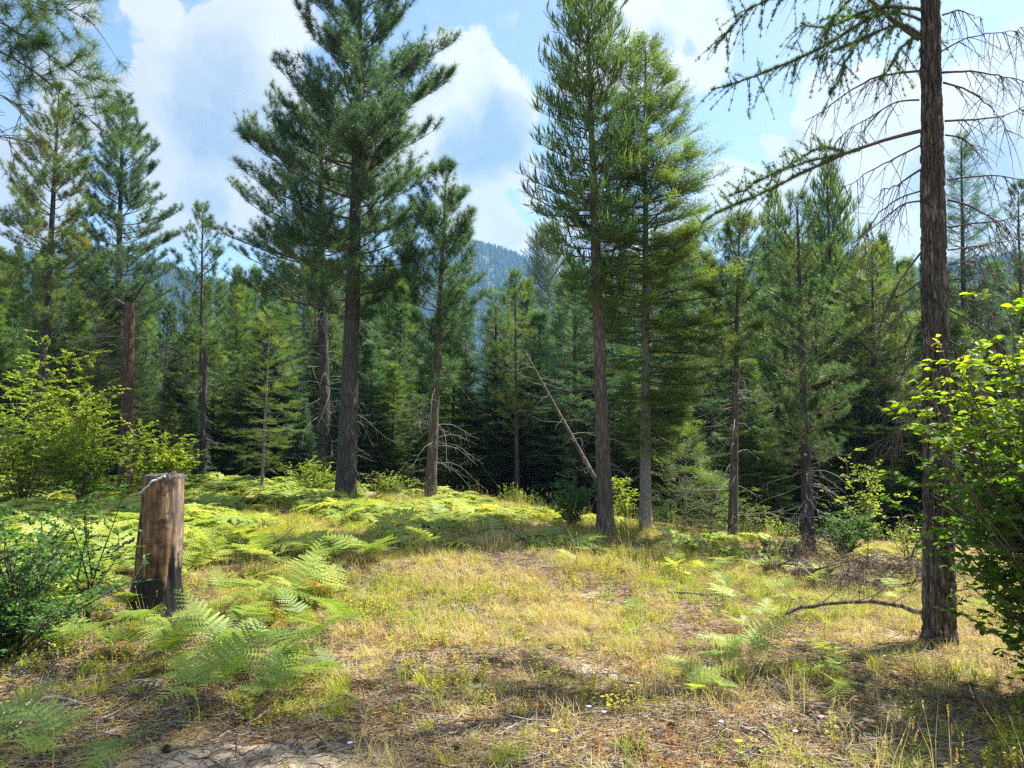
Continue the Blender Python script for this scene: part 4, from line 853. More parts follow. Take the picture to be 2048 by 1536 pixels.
oc = t.node('ShaderNodeTexCoord').outputs['Object']; st_ = t.vm('MULTIPLY', oc, (16, 16, 1.8)); f1 = t.noise(st_, 1.6, 6, .65); f2 = t.noise(oc, 7, 5, .7); f3 = t.noise(t.vm('MULTIPLY', oc, (30, 30, 9)), 1, 5, .7)
c = t.ramp(f1, [(.28, (.07, .034, .016)), (.45, (.20, .10, .045)), (.58, (.36, .20, .095)), (.75, (.50, .37, .24))])
c = t.mix(t.mr(f2, .46, .62, 0, .9), c, (.05, .026, .014, 1)); c = t.mix(t.mr(t.noise(t.vm('MULTIPLY', oc, (40, 40, 3)), 1, 4), .55, .62, 0, .8), c, (.04, .022, .012, 1)); c = t.mix(t.mr(f3, .60, .72), c, (.55, .42, .27, 1))
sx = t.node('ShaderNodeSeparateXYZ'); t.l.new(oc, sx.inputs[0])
c = t.mix(t.m('MULTIPLY', t.mr(t.m('ADD', sx.outputs[0], t.m('MULTIPLY', f1, .16)), .21, .27), .22), c, (.44, .42, .40, 1))  # sun-caught right edge painted in as paler grey
c = t.mix(t.m('MULTIPLY', t.mr(sx.outputs[0], -.08, -.14), .85), c, (.06, .04, .03, 1))  # shaded left flank painted in: darker brown on the side away from the sun
bt = t.node('ShaderNodeAttribute', attribute_name='tint'); c = t.mix(t.mr(t.m('ADD', bt.outputs['Fac'], t.m('MULTIPLY', t.m('SUBTRACT', f2, .5), .8)), .3, .6), c, (.012, .011, .012, 1))
pit = t.mr(t.m('ADD', sx.outputs[2], t.m('MULTIPLY', f2, .16)), H+.02, H+.06); c = t.mix(t.m('MULTIPLY', pit, .8), c, (.05, .048, .05, 1))
t.put(p.inputs['Base Color'], c); p.inputs['Roughness'].default_value = .55; p.inputs['Specular IOR Level'].default_value = .4
bp = t.node('ShaderNodeBump'); bp.inputs['Strength'].default_value = .8; bp.inputs['Distance'].default_value = .012; t.put(bp.inputs['Height'], t.m('ADD', f1, t.m('MULTIPLY', f3, .6))); t.l.new(bp.outputs[0], p.inputs['Normal'])
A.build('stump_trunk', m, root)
# cut top
A = Acc(); rings = 14; rt = rr_[-1]; fr = np.linspace(1, 0, rings)[:, None]; th = np.arange(sides)/sides*2*math.pi
zt = HZ[-1][None]; rough_ = .012*(vnoise(np.stack([np.cos(th)[None]*rt*fr*30, np.sin(th)[None]*rt*fr*30, 0*rt*fr], -1), 51)-.5)*(fr < .97)*(fr > .05)
V = np.stack([np.cos(th)[None]*rt*fr*1.0+lean[0]*H, np.sin(th)[None]*rt*fr+lean[1]*H, H+(zt-H)*fr**3+rough_], -1)
i = (np.arange(rings-1)[:, None]*sides+np.arange(sides)); j = (np.arange(rings-1)[:, None]*sides+(np.arange(sides)+1) % sides)
A.add(V, np.stack([np.stack([i, j, i+sides], -1), np.stack([j, j+sides, i+sides], -1)], 2).reshape(-1, 3), 0, .5, True)
A.build('cut_top', flat('weathered_grey_cut', (.05, .045, .042), .9, 25, .5), root)
# torn grey fibres hanging at the rim on the right
A = Acc(); n = 26; th = rng.uniform(-1.3, .1, n); b0 = np.stack([np.cos(th)*.172+lean[0]*H, np.sin(th)*.172+lean[1]*H, np.full(n, H-.002)], -1); u = np.linspace(0, 1, 5)
dv = np.stack([np.cos(th)*.35+.2, np.sin(th)*.35, -rng.uniform(.3, 1.0, n)], -1); P = b0[:, None]+dv[:, None]*(rng.uniform(.02, .06, n)[:, None]*u)[..., None]+rng.normal(0, .002, (n, 5, 3)); P[:, 0] = b0
A.tubes(P, np.full((n, 1), .0022)*(1-.6*u)[None], 3); A.build('torn_fibres', M['dead'], root)['kind'] = 'stuff'
def stick(pts3, r, mat, label, name='stick', taper=.6, twigs=0, cat='stick', group=None, seed=0, tl=.2, lich=0):
    P = np.array(pts3, float); o_ = P[0].copy(); P = P-o_; L_ = np.r_[0, np.cumsum(np.linalg.norm(np.diff(P, axis=0), axis=1))]; n = 16; s = np.linspace(0, 1, n)
    Q = np.stack([np.interp(s*L_[-1], L_, P[:, i_]) for i_ in range(3)], -1); g = np.random.default_rng(seed+7000)
    k3 = np.array([.25, .5, .25])
    for _ in range(2): Q[1:-1] = Q[:-2]*.25+Q[1:-1]*.5+Q[2:]*.25
    Q[1:-1] += g.normal(0, r*.35, (n-2, 3)); A = Acc(); A.tubes(Q[None], (r*(1-taper*s)*(1+g.normal(0, .08, n)))[None], 8)
    for e_, d_ in ((0, -1), (n-1, 1)):      # closed ends
        k0 = e_*8; c0 = len(A.V[0]); A.V[0] = np.vstack([A.V[0], Q[e_]]); A.K[0] = np.append(A.K[0], .5); A.n += 1
        tt_ = np.array([[k0+a_, k0+(a_+1) % 8, c0] for a_ in range(8)]); A.T.append(tt_); A.M.append(np.zeros(8, int)); A.S.append(np.zeros(8, bool))
    for k in range(twigs):
        i_ = g.integers(1, n-1); d = (Q[i_]-Q[i_-1]); d /= np.linalg.norm(d)+1e-9; d = d+g.normal(0, .7, 3); d[2] = abs(d[2])+.1; d /= np.linalg.norm(d); l_ = tl*g.uniform(.4, 1.3); u = np.linspace(0, 1, 6)[:, None]
        q = Q[i_]+d*l_*u+g.normal(0, .3, 3)*l_*u**2; A.tubes(q[None], (r*.28*(1-.7*u[:, 0]))[None], 4)
        q2 = q[3]+np.outer(np.linspace(0, 1, 4), g.normal(0, .5*l_, 3)); A.tubes(q2[None], np.array([[r*.16, r*.14, r*.1, r*.06]]), 3)
    o = A.build(name, M[mat]); o.location = tuple(o_); return tag(o, label, cat, group)
tz = st[2]+.018
stick([at(330, 953, SY-.185)+[0, 0, .004], at(318, 957, SY-.19), at(305, 962, SY-.20), at(292, 975, SY-.21), at(283, 984, SY-.2), at(275, 989, SY-.2)], .0095, 'white_wood', 'white peeled stick lying against the rim of the charred stump', taper=.5)
stick([at(270, 1078, SY-.05), at(250, 1087, SY-.1), at(225, 1105, SY-.15)], .016, 'dead', 'short brown broken branch poking out left of the charred stump', twigs=1, tl=.06)
def gs(px, py, dz=0.02): h_ = hit(px, py); return h_+[0, 0, dz]
# --- small old stumps beside the tall pine
for (px, py, w_, h_, lb) in [(708, 1046, .055, .19, 'short grey broken post stub in the ferns, left one of two'), (732, 1038, .09, .20, 'jagged dark old stump in the ferns, right one of two')]:
    q = hit(px, py+4); r0_ = empty('old_stump', q, lb, 'stump'); A = Acc(); n = 14
    for k in range(n):
        a_ = k/n*6.28; rr0 = w_*rng.uniform(.75, 1.05); hh = h_*rng.uniform(.6, 1.1); P = np.array([[math.cos(a_)*rr0, math.sin(a_)*rr0, -.05], [math.cos(a_)*rr0, math.sin(a_)*rr0, hh*.7], [math.cos(a_)*rr0*.95, math.sin(a_)*rr0*.95, hh]]); A.tubes(P[None], np.array([[w_*.35, w_*.3, w_*.08]]), 5)
    A.build('split_wood', M['dead'], r0_)
# --- fallen log, boughs and named sticks
lg = [gs(1525, 1150, .10), gs(1600, 1160, .10), gs(1700, 1175, .10), gs(1800, 1188, .09), gs(1900, 1205, .08)]
stick(lg, .055, 'bark', 'long fallen log lying in the grass left of the big trunk', 'fallen_log', .25, 26, 'log', seed=1, tl=.38)
stick([gs(1555, 1240, .03), gs(1600, 1238, .10), gs(1680, 1238, .16), gs(1745, 1245, .22), gs(1800, 1255, .2), gs(1848, 1265, .18)], .017, 'bark', 'arched fallen bough touching the foot of the big trunk', 'fallen_bough', .55*-1+.3, 14, 'branch', seed=2, tl=.3)
stick([gs(1335, 1196, .06), gs(1380, 1200, .07), gs(1430, 1204, .07), gs(1440, 1230, .01)], .009, 'bark_dark', 'bent dark stick in the dry grass with its right end kinked down', twigs=1, seed=3, tl=.1)
stick([gs(985, 1048, .10), gs(1020, 1075, .10), gs(1065, 1100, .06), gs(1090, 1110, .02)], .012, 'bark_dark', 'thin dark branch slanting in the meadow before the young pine', twigs=4, seed=4, tl=.25)
stick([hit(1350, 1125)+[0, 0, 0], at(1348, 1100, 9.6), at(1335, 1068, 9.7), at(1300, 1045, 9.9)], .012, 'dead', 'arching bare branch below the bright green fir', twigs=8, seed=5, tl=.25)
stick([hit(1425, 1120), at(1420, 1095, 9.4), at(1405, 1072, 9.6), at(1380, 1060, 9.8)], .010, 'dead', 'second arching bare branch below the leaning thin pine', twigs=8, seed=6, tl=.25)
stick([gs(85, 1402, .02), gs(130, 1408, .03), gs(170, 1416, .02)], .013, 'dead', 'pale grey stick lying near the lower left edge', seed=7)
stick([gs(88, 1312, .1), gs(112, 1318, .07), gs(120, 1345, .02), gs(150, 1360, .01)], .006, 'dead', 'thin crooked twig under the small leaved bush', seed=8)
stick([gs(20, 1465, .02), gs(40, 1458, .03)], .010, 'white_wood', 'short white stick at the lower left edge', seed=9)
stick([gs(995, 1478, .02), gs(1040, 1455, .03), gs(1080, 1440, .02)], .007, 'dead', 'dry twig lying in the sunny foreground at bottom centre', seed=10, twigs=2)
stick([gs(1010, 1532, .02), gs(1060, 1530, .03), gs(1100, 1515, .02)], .008, 'dead', 'pale curved twig on the soil at the bottom edge', seed=11, twigs=2)
stick([gs(1812, 1452, .02), gs(1850, 1472, .02), gs(1870, 1480, .02)], .013, 'dead', 'grey stick in the long grass below the leafy shrub', seed=12)
stick([gs(1295, 1350, .04), gs(1315, 1365, .05), gs(1335, 1382, .02)], .006, 'dead', 'small bleached twig left of the foreground ferns', seed=13)
stick([gs(860, 1270, .02), gs(890, 1276, .03), gs(910, 1285, .02)], .006, 'dead', 'small grey twig on the bare patch in the centre', seed=14, twigs=2, tl=.1)
stick([gs(1485, 1462, .02), gs(1530, 1480, .03), gs(1560, 1500, .02)], .012, 'dead', 'weathered grey stick at the bottom right of centre', seed=15, twigs=2, tl=.1)
stick([gs(0, 1440, .02), gs(60, 1420, .04), gs(110, 1395, .02)], .012, 'dead', 'forked grey stick at the left edge', seed=16, twigs=2, tl=.15)
# brush piles
for (px, py, n, w_, h_, lb) in [(1590, 1115, 110, .45, .28, 'tangled pile of bare grey brush below the dense short needled pine'), (1790, 1150, 170, .95, .22, 'low tangle of dead brush left of the big trunk'), (1665, 1180, 90, .6, .2, 'small dead brush heap on the fallen log')]:
    q = hit(px, py); A = Acc(); u = np.linspace(0, 1, 6); az = rng.uniform(0, 6.28, n); b0 = np.stack([rng.normal(0, w_*.4, n), rng.normal(0, w_*.25, n), rng.uniform(0, .05, n)], -1)
    L_ = w_*rng.uniform(.5, 1.2, n); x_ = (u[None]*L_[:, None]); P = np.stack([b0[:, 0:1]+np.cos(az)[:, None]*x_, b0[:, 1:2]+np.sin(az)[:, None]*x_, b0[:, 2:3]+h_*rng.uniform(.3, 1.1, n)[:, None]*np.sin(u*2.6)[None]], -1)
    A.tubes(P, rng.uniform(.003, .007, (n, 1))*(1-.6*u)[None], 3); o = A.build('brush_pile', M['bark']); o.location = tuple(q); tag(o, lb, 'brush pile')
#FERNS
# ------------------------------------------------------------------ bracken ferns
def frond_mesh(L=.6, pairs=13, pin=.30, npn=10, seed=0, arch=.35, near=True, mat='fern'):
    g = np.random.default_rng(seed); A = Acc(); n = 12; s = np.linspace(0, 1, n)
    C = np.stack([L*s, .03*L*np.sin(s*4+seed), L*(.22*s-arch*s**2)], -1)
    A.tubes(C[None], (.0032*(1-.8*s))[None], 4, 0, .8)
    def cp(x_): return np.array([np.interp(x_, s, C[:, i_]) for i_ in range(3)])
    for k in range(pairs):
        x_ = .06+.92*k/pairs; l_ = L*pin*2*(1-x_)**.85*(.9 if k else .8)*g.uniform(.9, 1.05)+.012
        for sd_ in (1, -1):
            a0 = R(74-22*x_+g.normal(0, 4)); d = np.array([math.cos(a0), sd_*math.sin(a0), .05+g.normal(0, .06)]); b_ = cp(x_+sd_*.008)
            m_ = max(3, int(npn*(l_/(L*pin*2))**.7)+1) if near else 3
            u = (np.arange(m_)+.3)/m_; pw = l_*.13*(1-u)**.6+.004; dr = -.16*l_*u**2
            px_ = b_[None]+d[None]*(l_*u)[:, None]; px_[:, 2] += dr; perp = np.array([-d[1], d[0], 0]); perp /= np.linalg.norm(perp); wd = l_/m_*(.84 if near else .7)
            for ps in (1, -1):
                tip = px_+ps*perp[None]*pw[:, None]+d[None]*(pw*.45)[:, None]; tip[:, 2] -= pw*.18
                midl = px_+(tip-px_)*.45
                V = np.stack([px_-d*wd*.5, px_+d*wd*.5, midl+d*wd*.5+[0, 0, .001], tip, midl-d*wd*.42], 1).reshape(-1, 3)
                base_ = (np.arange(m_)*5)[:, None, None]
                if near: A.add(V, np.array([[0, 1, 2], [0, 2, 4], [4, 2, 3]])[None]+base_, 0, np.clip(.45+.25*x_+g.normal(0, .06), 0, 1))
                else: A.add(V, np.array([[0, 1, 3]])[None]+base_, 0, np.clip(.45+.25*x_+g.normal(0, .1), 0, 1))
    return A
FR = [frond_mesh(.62, 11, .27, 8, s_, a_) .build('frond', M['fern'], 'free').data for s_, a_ in ((1, .30), (2, .42), (3, .22), (4, .5))]
FR_G = []
for s_, a_ in ((11, .35), (12, .5), (13, .25), (14, .6)): FR_G.append(frond_mesh(.62, 11, .27, 8, s_, a_).build('frond', M['fern_green'], 'free').data)
FR_OLD = [frond_mesh(.45, 11, .25, 9, 9, .6).build('frond', M['fern_old'], 'free').data]
def stem_mesh(h):
    A = Acc(); s = np.linspace(0, 1, 6); A.tubes(np.stack([.06*s**2*h, 0*s, h*s-.03], -1)[None], (.0045*(1-.35*s))[None], 5, 0, .9); return A.build('stem', M['straw'], 'free').data
STEMS = [(h, stem_mesh(h)) for h in (.22, .34, .46)]
def fern(px, py, size, label, group=None, old=False, rot=None, hh=None, pos=None, green=False):
    q = hit(px, py) if pos is None else pos; r_ = empty('fern', q, label, 'fern', group); h, sm = STEMS[rng.integers(3) if hh is None else hh]
    r_.rotation_euler = (rng.normal(0, .06), rng.normal(0, .06), rng.uniform(0, 6.28) if rot is None else rot); r_.scale = (size,)*3
    o = bpy.data.objects.new('stem', sm); col.objects.link(o); o.parent = r_
    nf = 3 if rng.random() < .75 else 4; a0 = rng.uniform(-.3, .3)
    for k in range(nf):
        f_ = bpy.data.objects.new('frond', (FR_OLD if old else FR_G if green else FR)[rng.integers(1 if old else 4)]); col.objects.link(f_); f_.parent = r_
        f_.location = (.06*h*.9, 0, h*(.97-.12*(k > 0))-.03); f_.rotation_euler = (rng.normal(0, .2), rng.uniform(-.75, .1), a0+[0, 1.35, -1.35, 2.9][k]+rng.normal(0, .2)); f_.scale = (([1.05, .72, .72, .6][k])*rng.uniform(.85, 1.1),)*3
    return r_
near_f = [(300, 1300, .62, 'bracken fern just in front of the charred stump'), (235, 1250, .6, 'bracken fern overlapping the left foot of the charred stump'), (390, 1290, .55, 'bracken fern right of the foot of the charred stump'),
    (170, 1290, .6, 'fern between the small leaved bush and the stump'), (435, 1370, .66, 'wide bracken fern in front of the stump, nearer the camera'), (330, 1385, .62, 'broad fern over the bare twigs left of centre'), (400, 1450, .52, 'low drooping fern below the wide bracken fern'),
    (510, 1350, .62, 'bright fern with splayed fronds right of the stump'), (560, 1385, .6, 'fern at the edge of the bare soil'), (480, 1300, .55, 'fern behind the fern with splayed fronds'), (640, 1330, .6, 'lone green fern on the bare ground'), (600, 1280, .45, 'small fern behind the lone green fern'),
    (60, 1560, .55, 'fern at the bottom left corner'), (170, 1580, .6, 'yellow green fern at the bottom edge near the left corner'), (300, 1565, .6, 'blue green fern cut by the bottom edge'), (250, 1560, .55, 'dark fern beside the blue green fern at the bottom edge'),
    (1455, 1310, .5, 'pale fern in the grass right of centre'), (1500, 1340, .55, 'pale spreading fern beside a russet patch'), (1440, 1400, .5, 'low fern in the right foreground'), (1395, 1420, .42, 'small flat fern left of the low right fern'), (1670, 1340, .55, 'upright fern in the grass left of the big trunk'), (1680, 1390, .45, 'grey green fern below the upright fern'),
    (2040, 1560, .5, 'bright fern in the bottom right corner'), (1530, 1255, .4, 'fern by the arched fallen bough')]
near_f += [(130, 1330, .5, 'fern under the right side of the small leaved bush'), (455, 1420, .5, 'fern at the lower right of the wide bracken fern'), (370, 1340, .55, 'fern standing between the stump and the wide bracken fern'), (545, 1440, .45, 'small fern above the bare mound of soil'), (225, 1345, .5, 'fern above the pale grey stick'), (690, 1290, .5, 'fern at the right end of the foreground fern patch'), (560, 1250, .55, 'fern just before the rusty dying fern'), (440, 1230, .6, 'fern right of the stump against the sunny bed'), (660, 1385, .4, 'short fern below the lone green fern')]
for px, py, s_, lb in near_f:
    s_ *= 1.08
    if py < 1500:
        q = hit(px+float(rng.uniform(-45, 45)), py-float(rng.uniform(5, 45))); fern(px, py, s_*float(rng.uniform(.6, .9)), lb.replace('fern', 'smaller fern crowded behind the fern', 1) if len(lb.split()) < 11 else 'smaller fern tucked in behind a larger one', pos=q, green=px < 900)
    if py > 1536:
        d_ = ray(px, 1530); q = hit(px, 1530); q = q*np.array([1, .93, 0]); q[2] = gz(q[0], q[1]); fern(px, py, s_*.9, lb, pos=q, green=True)
    else: fern(px, py, s_, lb, green=px < 900, hh=2 if px < 720 else None)
fern(640, 1215, .5, 'rusty orange dying fern in the meadow', old=True); fern(185, 1030, .8, 'orange withered fern in the far left meadow', old=True); fern(130, 1262, .3, 'rusty dead fern under the small leaved bush', old=True)
def fern_density(px, py):
    """how much of the meadow is fern at this point of the photo"""
    e = np.interp(py, [955, 1010, 1080, 1150, 1220, 1300, 1340], [1150, 1120, 860, 760, 640, 520, 430])
    dl = 1/(1+np.exp((px-e)/45))
    dr = .45*np.exp(-((px-1330)/330)**2)*np.exp(-((py-1110)/45)**2)+.25*np.exp(-((px-1560)/160)**2)*np.exp(-((py-1180)/60)**2)
    top_ = .8*np.exp(-((py-1022)/14)**2)*(px > 800)*(px < 1180)
    return dl*(py > 950)+dr+top_
def to_px(x, y, z): return 1024+F*x/y, 768+F*math.tan(PITCH)-F*(z-EYE)/y*1.0
cand = []
n_c = 15000; xx = rng.uniform(-14, 9, n_c); yy = 4.6+rng.random(n_c)**.8*19; zz = ground_z(xx, yy); PX, PY = to_px(xx, yy, zz)
dens = fern_density(PX, PY); dens = dens*np.clip(1.6*(fbm(np.stack([xx*.9, yy*.9, 0*xx], -1), 61, 3)-.34)*3, .03, 1.2)
yc_ = np.interp(xx, [-40, -12, -4, -.7, 1.5, 3.5, 6, 12], [30, 23, 17, 15.2, 12.6, 11.6, 11.4, 12])
ok = (rng.random(n_c) < dens*.85) & (PX > -250) & (PX < 2200) & (yy < yc_+1.0) & ~((PY > 1240) & (PX < 700)) & (np.hypot(xx-sb[0], yy-sb[1]) > .55)
xx, yy, zz, PX, PY = xx[ok], yy[ok], zz[ok], PX[ok], PY[ok]
o_ = np.argsort(yy); inview = o_[(PX[o_] > 0) & (PX[o_] < 2048)][:190]
solo = np.zeros(len(xx), bool); solo[inview] = True
for j in inview:
    px_ = PX[j]; side = 'at the left edge of the meadow' if px_ < 262 and yy[j] > 7 else 'beside the small leaved bush' if px_ < 262 else 'behind the charred stump' if px_ < 375 else 'between the stump and the tallest pine' if px_ < 640 else 'in front of the tallest pine' if px_ < 800 else 'at the green edge of the straw path' if px_ < 1000 else 'below the feathery larch' if px_ < 1300 else 'near the fallen log'
    band = 'near' if yy[j] < 7.5 else 'mid distance'; lb = '%s bracken fern %s' % (band, side); gp = '%s bracken ferns %s' % (band, side)
    fern(0, 0, rng.uniform(.5, .85)*(1 if PX[j] < 1000 else .72), lb, gp, pos=np.array([xx[j], yy[j], zz[j]]), hh=int(rng.integers(0, 2)))
# farther ferns: one mass
def frond_far(L, seed, arch):
    g = np.random.default_rng(seed); V = []; T_ = []; n = 0
    for k in range(10):
        x_ = .08+.9*k/10; l_ = L*.58*(1-x_)**.85*g.uniform(.85, 1.05)+.01; b_ = np.array([L*x_, 0, L*(.22*x_-arch*x_**2)])
        for sd_ in (1, -1):
            a0 = R(72-20*x_+g.normal(0, 5)); d = np.array([math.cos(a0), sd_*math.sin(a0), g.normal(.02, .08)]); pp = np.array([-d[1], d[0], 0]); w_ = l_*.13+.004
            V += [b_-pp*w_*.5, b_+pp*w_*.5, b_+d*l_*.45+pp*w_, b_+d*l_*.45-pp*w_, b_+d*l_-[0, 0, .2*l_]]; T_ += [[n, n+1, n+2], [n, n+2, n+3], [n+3, n+2, n+4]]; n += 5
    return np.array(V), np.array(T_)
far_t = []
for k in range(5):
    A = Acc(); h = .15+.04*k
    for a_ in (0, 1.4, -1.4, 2.9)[:3+k % 2]:
        V2, T2 = xf(frond_far(.62, 20+k, .3+.08*k), a_+rng.normal(0, .2), R(rng.uniform(-30, 15)), rng.uniform(.75, 1.1), (0, 0, h)); A.add(V2, T2, 0, rng.uniform(.3, .75))
    A.tubes(np.array([[[0, 0, 0], [0, 0, h]]]), np.array([[.005, .004]]), 3, 0, .9)
    far_t.append(A.build('fern_clump', M['fern'], 'free'))
k_ = ~solo; k = k_.sum(); gn_scatter('fern_bed', np.stack([xx[k_], yy[k_], zz[k_]-.05], -1), np.stack([rng.normal(0, .2, k), rng.normal(0, .2, k), rng.uniform(0, 6.28, k)], -1), rng.uniform(.45, .85, k)*np.where(PX[k_] < 1000, 1, .8), 4, far_t,
           'bed of yellow green bracken filling the far meadow', 'ferns')
#GRASS
# ------------------------------------------------------------------ grasses, herbs, litter
def blades(n, h, w_, spread, lean, mat, seed, seedhead=0):
    g = np.random.default_rng(seed); A = Acc(); az = g.uniform(0, 6.28, n); r_ = spread*np.sqrt(g.random(n)); b0 = np.stack([np.cos(az)*r_, np.sin(az)*r_, 0*r_-.01], -1); H_ = h*g.uniform(.4, 1.1, n)
    a2 = g.uniform(0, 6.28, n); ln = lean*g.uniform(.2, 1.2, n); d = np.stack([np.cos(a2)*ln, np.sin(a2)*ln, np.ones(n)], -1); sd_ = np.stack([-np.sin(a2), np.cos(a2), 0*a2], -1)*w_/2
    m1 = b0+d*(H_*.5)[:, None]; tip = b0+d*H_[:, None]+np.stack([np.cos(a2), np.sin(a2), 0*a2], -1)*(ln*H_*.6)[:, None]; tip[:, 2] -= ln*H_*.45
    V = np.stack([b0-sd_, b0+sd_, m1-sd_*.8, m1+sd_*.8, tip], 1).reshape(-1, 3); T_ = np.array([[0, 1, 3], [0, 3, 2], [2, 3, 4]])[None]+(np.arange(n)*5)[:, None, None]
    A.add(V, T_, 0, np.repeat(g.random(n), 5))
    for k in range(seedhead):
        i_ = g.integers(0, n); q = tip[i_]; t2 = tri_needles(12, .016, .004, (5, 40), .06); A.inst(t2, frames((d[i_]*[1, 1, 1])[None]), np.ones(1), q[None]-[[0, 0, .05]], 0)
    return A.build('grass_tuft', M[mat], 'free')
def herb(n, h, lf, mat, seed):
    g = np.random.default_rng(seed); A = Acc()
    for k in range(n):
        a_ = g.uniform(0, 6.28); ln = g.uniform(0, .5); hh = h*g.uniform(.5, 1.1); s = np.linspace(0, 1, 4); P = np.stack([math.cos(a_)*ln*hh*s+.04*g.normal(), math.sin(a_)*ln*hh*s+.04*g.normal()+0*s, hh*s], -1); A.tubes(P[None], np.full((1, 4), .0015), 3, 0, .9)
        nl = 9; u = g.uniform(.2, 1, nl); pos = np.stack([np.interp(u, s, P[:, i_]) for i_ in range(3)], -1); dd = g.normal(0, 1, (nl, 3)); dd[:, 2] = .2; A.inst(leafT(1, .5, .15, 1), frames(dd, g.normal(0, .4, nl)), lf*g.uniform(.6, 1.2, nl), pos, 0)
    return A.build('herb', M[mat], 'free')
def litter(n, L_, r_, mat, seed, sp_=.16):
    g = np.random.default_rng(seed); A = Acc(); b0 = np.stack([g.normal(0, sp_, n), g.normal(0, sp_, n), g.uniform(.002, .02, n)], -1); az = g.uniform(0, 6.28, n); l_ = L_*g.uniform(.3, 1.2, n); u = np.linspace(0, 1, 3)
    P = b0[:, None]+np.stack([np.cos(az)[:, None]*l_[:, None]*u, np.sin(az)[:, None]*l_[:, None]*u, g.normal(0, .06, n)[:, None]*l_[:, None]*u+.0*u], -1); P[:, 1] += g.normal(0, .06, (n, 3))*l_[:, None]; P[..., 2] = np.maximum(P[..., 2], .001)
    A.tubes(P, r_*g.uniform(.5, 1.2, (n, 1))*np.array([[1, .9, .5]]), 3, 0, np.repeat(g.random(n), 9)); return A.build('litter_bits', M[mat], 'free')
def region(n, ymin, ymax, pxl=-120, pxh=2170, yp=1.0):
    yy = ymin+(ymax-ymin)*rng.random(n)**yp; px = rng.uniform(pxl, pxh, n); xx = (px-1024)/F*yy; zz = ground_z(xx, yy); PX, PY = to_px(xx, yy, zz); return xx, yy, zz, PX, PY
yc_f = lambda x: np.interp(x, [-40, -12, -4, -.7, 1.5, 3.5, 6, 12], [30, 23, 17, 15.2, 12.6, 11.6, 11.4, 12])
def scat(name, n, ymin, ymax, prob, s0, s1, tm, label, cat, tilt=.12, yp=1.0):
    xx, yy, zz, PX, PY = region(n, ymin, ymax, yp=yp); pr = prob(xx, yy, PX, PY); k_ = (rng.random(n) < pr) & (yy < yc_f(xx)+1.5)&(np.hypot(xx-sb[0], yy-sb[1]) > .24); k = int(k_.sum())
    gn_scatter(name, np.stack([xx[k_], yy[k_], zz[k_]], -1), np.stack([rng.normal(0, tilt, k), rng.normal(0, tilt, k), rng.uniform(0, 6.28, k)], -1), rng.uniform(s0, s1, k), 3, tm, label, cat)
nz = lambda x, y, f, s_: fbm(np.stack([x*f, y*f, 0*x], -1), s_, 3)
bare = lambda x, y: np.exp(-(((x+1.2)/.75)**2+((y-3.45)/.42)**2))
path_ = lambda PX, PY: np.exp(-((PX-np.interp(PY, [1010, 1100, 1200, 1350, 1536], [900, 980, 1000, 950, 850]))/np.interp(PY, [1010, 1536], [140, 420]))**2)
scat('dry_grass', 26000, 2.6, 17, lambda x, y, PX, PY: np.clip((.25+.75*path_(PX, PY)+.35*(PX > 1000))*np.clip((nz(x, y, 1.3, 71)-.34)*4.5, .04, 1)*(1-.7*bare(x, y))*np.interp(PY, [1230, 1400, 1536], [1, .42, .3])*np.where((PX < 560) & (PY > 1240), .25, 1), 0, 1)*np.where((PY > 1290) & (nz(x, y, 1.6, 91) > .46), .3, 1), .45, 1.05,
     [blades(34, .17, .0034, .07, .7, 'straw', 1), blades(28, .22, .0036, .08, .55, 'straw', 2, 3), blades(44, .10, .0032, .09, 1.2, 'straw', 3)], 'dry straw coloured grass covering the path and meadow', 'grass', .2, .75)
scat('tall_grass_stalks', 5200, 3.0, 16.5, lambda x, y, PX, PY: np.clip(.15*np.clip((nz(x, y, .5, 72)-.35)*4, 0, 1)+.22*(PX > 1250)*(nz(x, y, .9, 73) > .45)+.5*((PY < 1080) & (PX > 700)), 0, 1), .55, 1.0,
     [blades(6, .52, .003, .05, .3, 'straw', 4, 6), blades(4, .6, .003, .06, .4, 'straw', 5, 4), blades(7, .42, .003, .05, .25, 'straw', 6, 6)], 'tall thin seeding grass stalks in the meadow', 'grass')
scat('green_grass', 21000, 2.6, 17, lambda x, y, PX, PY: np.clip(np.clip((nz(x, y, 1.1, 74)-.36)*4, 0, 1)*(.9-.3*path_(PX, PY)*(PY > 1150))*(1-bare(x, y)), 0, 1)*np.where((PX < 1000) & (PY < 1240), 1.6, 1)*np.where((PY > 1290) & (nz(x, y, 1.6, 91) > .44), .15, 1), .45, 1.0,
     [blades(30, .17, .0042, .04, .55, 'grass', 7), blades(22, .24, .004, .05, .6, 'grass', 8), blades(36, .12, .004, .05, .9, 'grass', 9)], 'green grass tufts scattered through the meadow', 'grass', .12, .75)
scat('low_herbs', 24000, 2.6, 16, lambda x, y, PX, PY: np.clip(np.clip((nz(x, y, .8, 75)-.33)*3, .06, 1)*(.8-.35*path_(PX, PY))*(1-bare(x, y))*np.where((PX < 1000) & (PY < 1250), 1.5, 1)*np.where((PY > 1290) & (nz(x, y, 1.6, 91) > .44), .15, .8), 0, 1), .6, 1.2,
     [herb(5, .11, .024, 'herb', 10), herb(4, .16, .028, 'herb', 11), herb(6, .08, .02, 'herb', 12)], 'low yellow green herbs covering the ground', 'plants', .12, .75)
scat('russet_herbs', 7000, 2.6, 14, lambda x, y, PX, PY: np.clip((nz(x, y, 1.3, 76)-.46)*5, 0, .8)*(PX > 500), .5, 1.1,
     [herb(6, .07, .014, 'redherb', 13), herb(8, .05, .012, 'redherb', 14), blades(22, .14, .003, .06, .5, 'redherb', 15)], 'russet low plants between the grasses', 'plants', .12, .75)
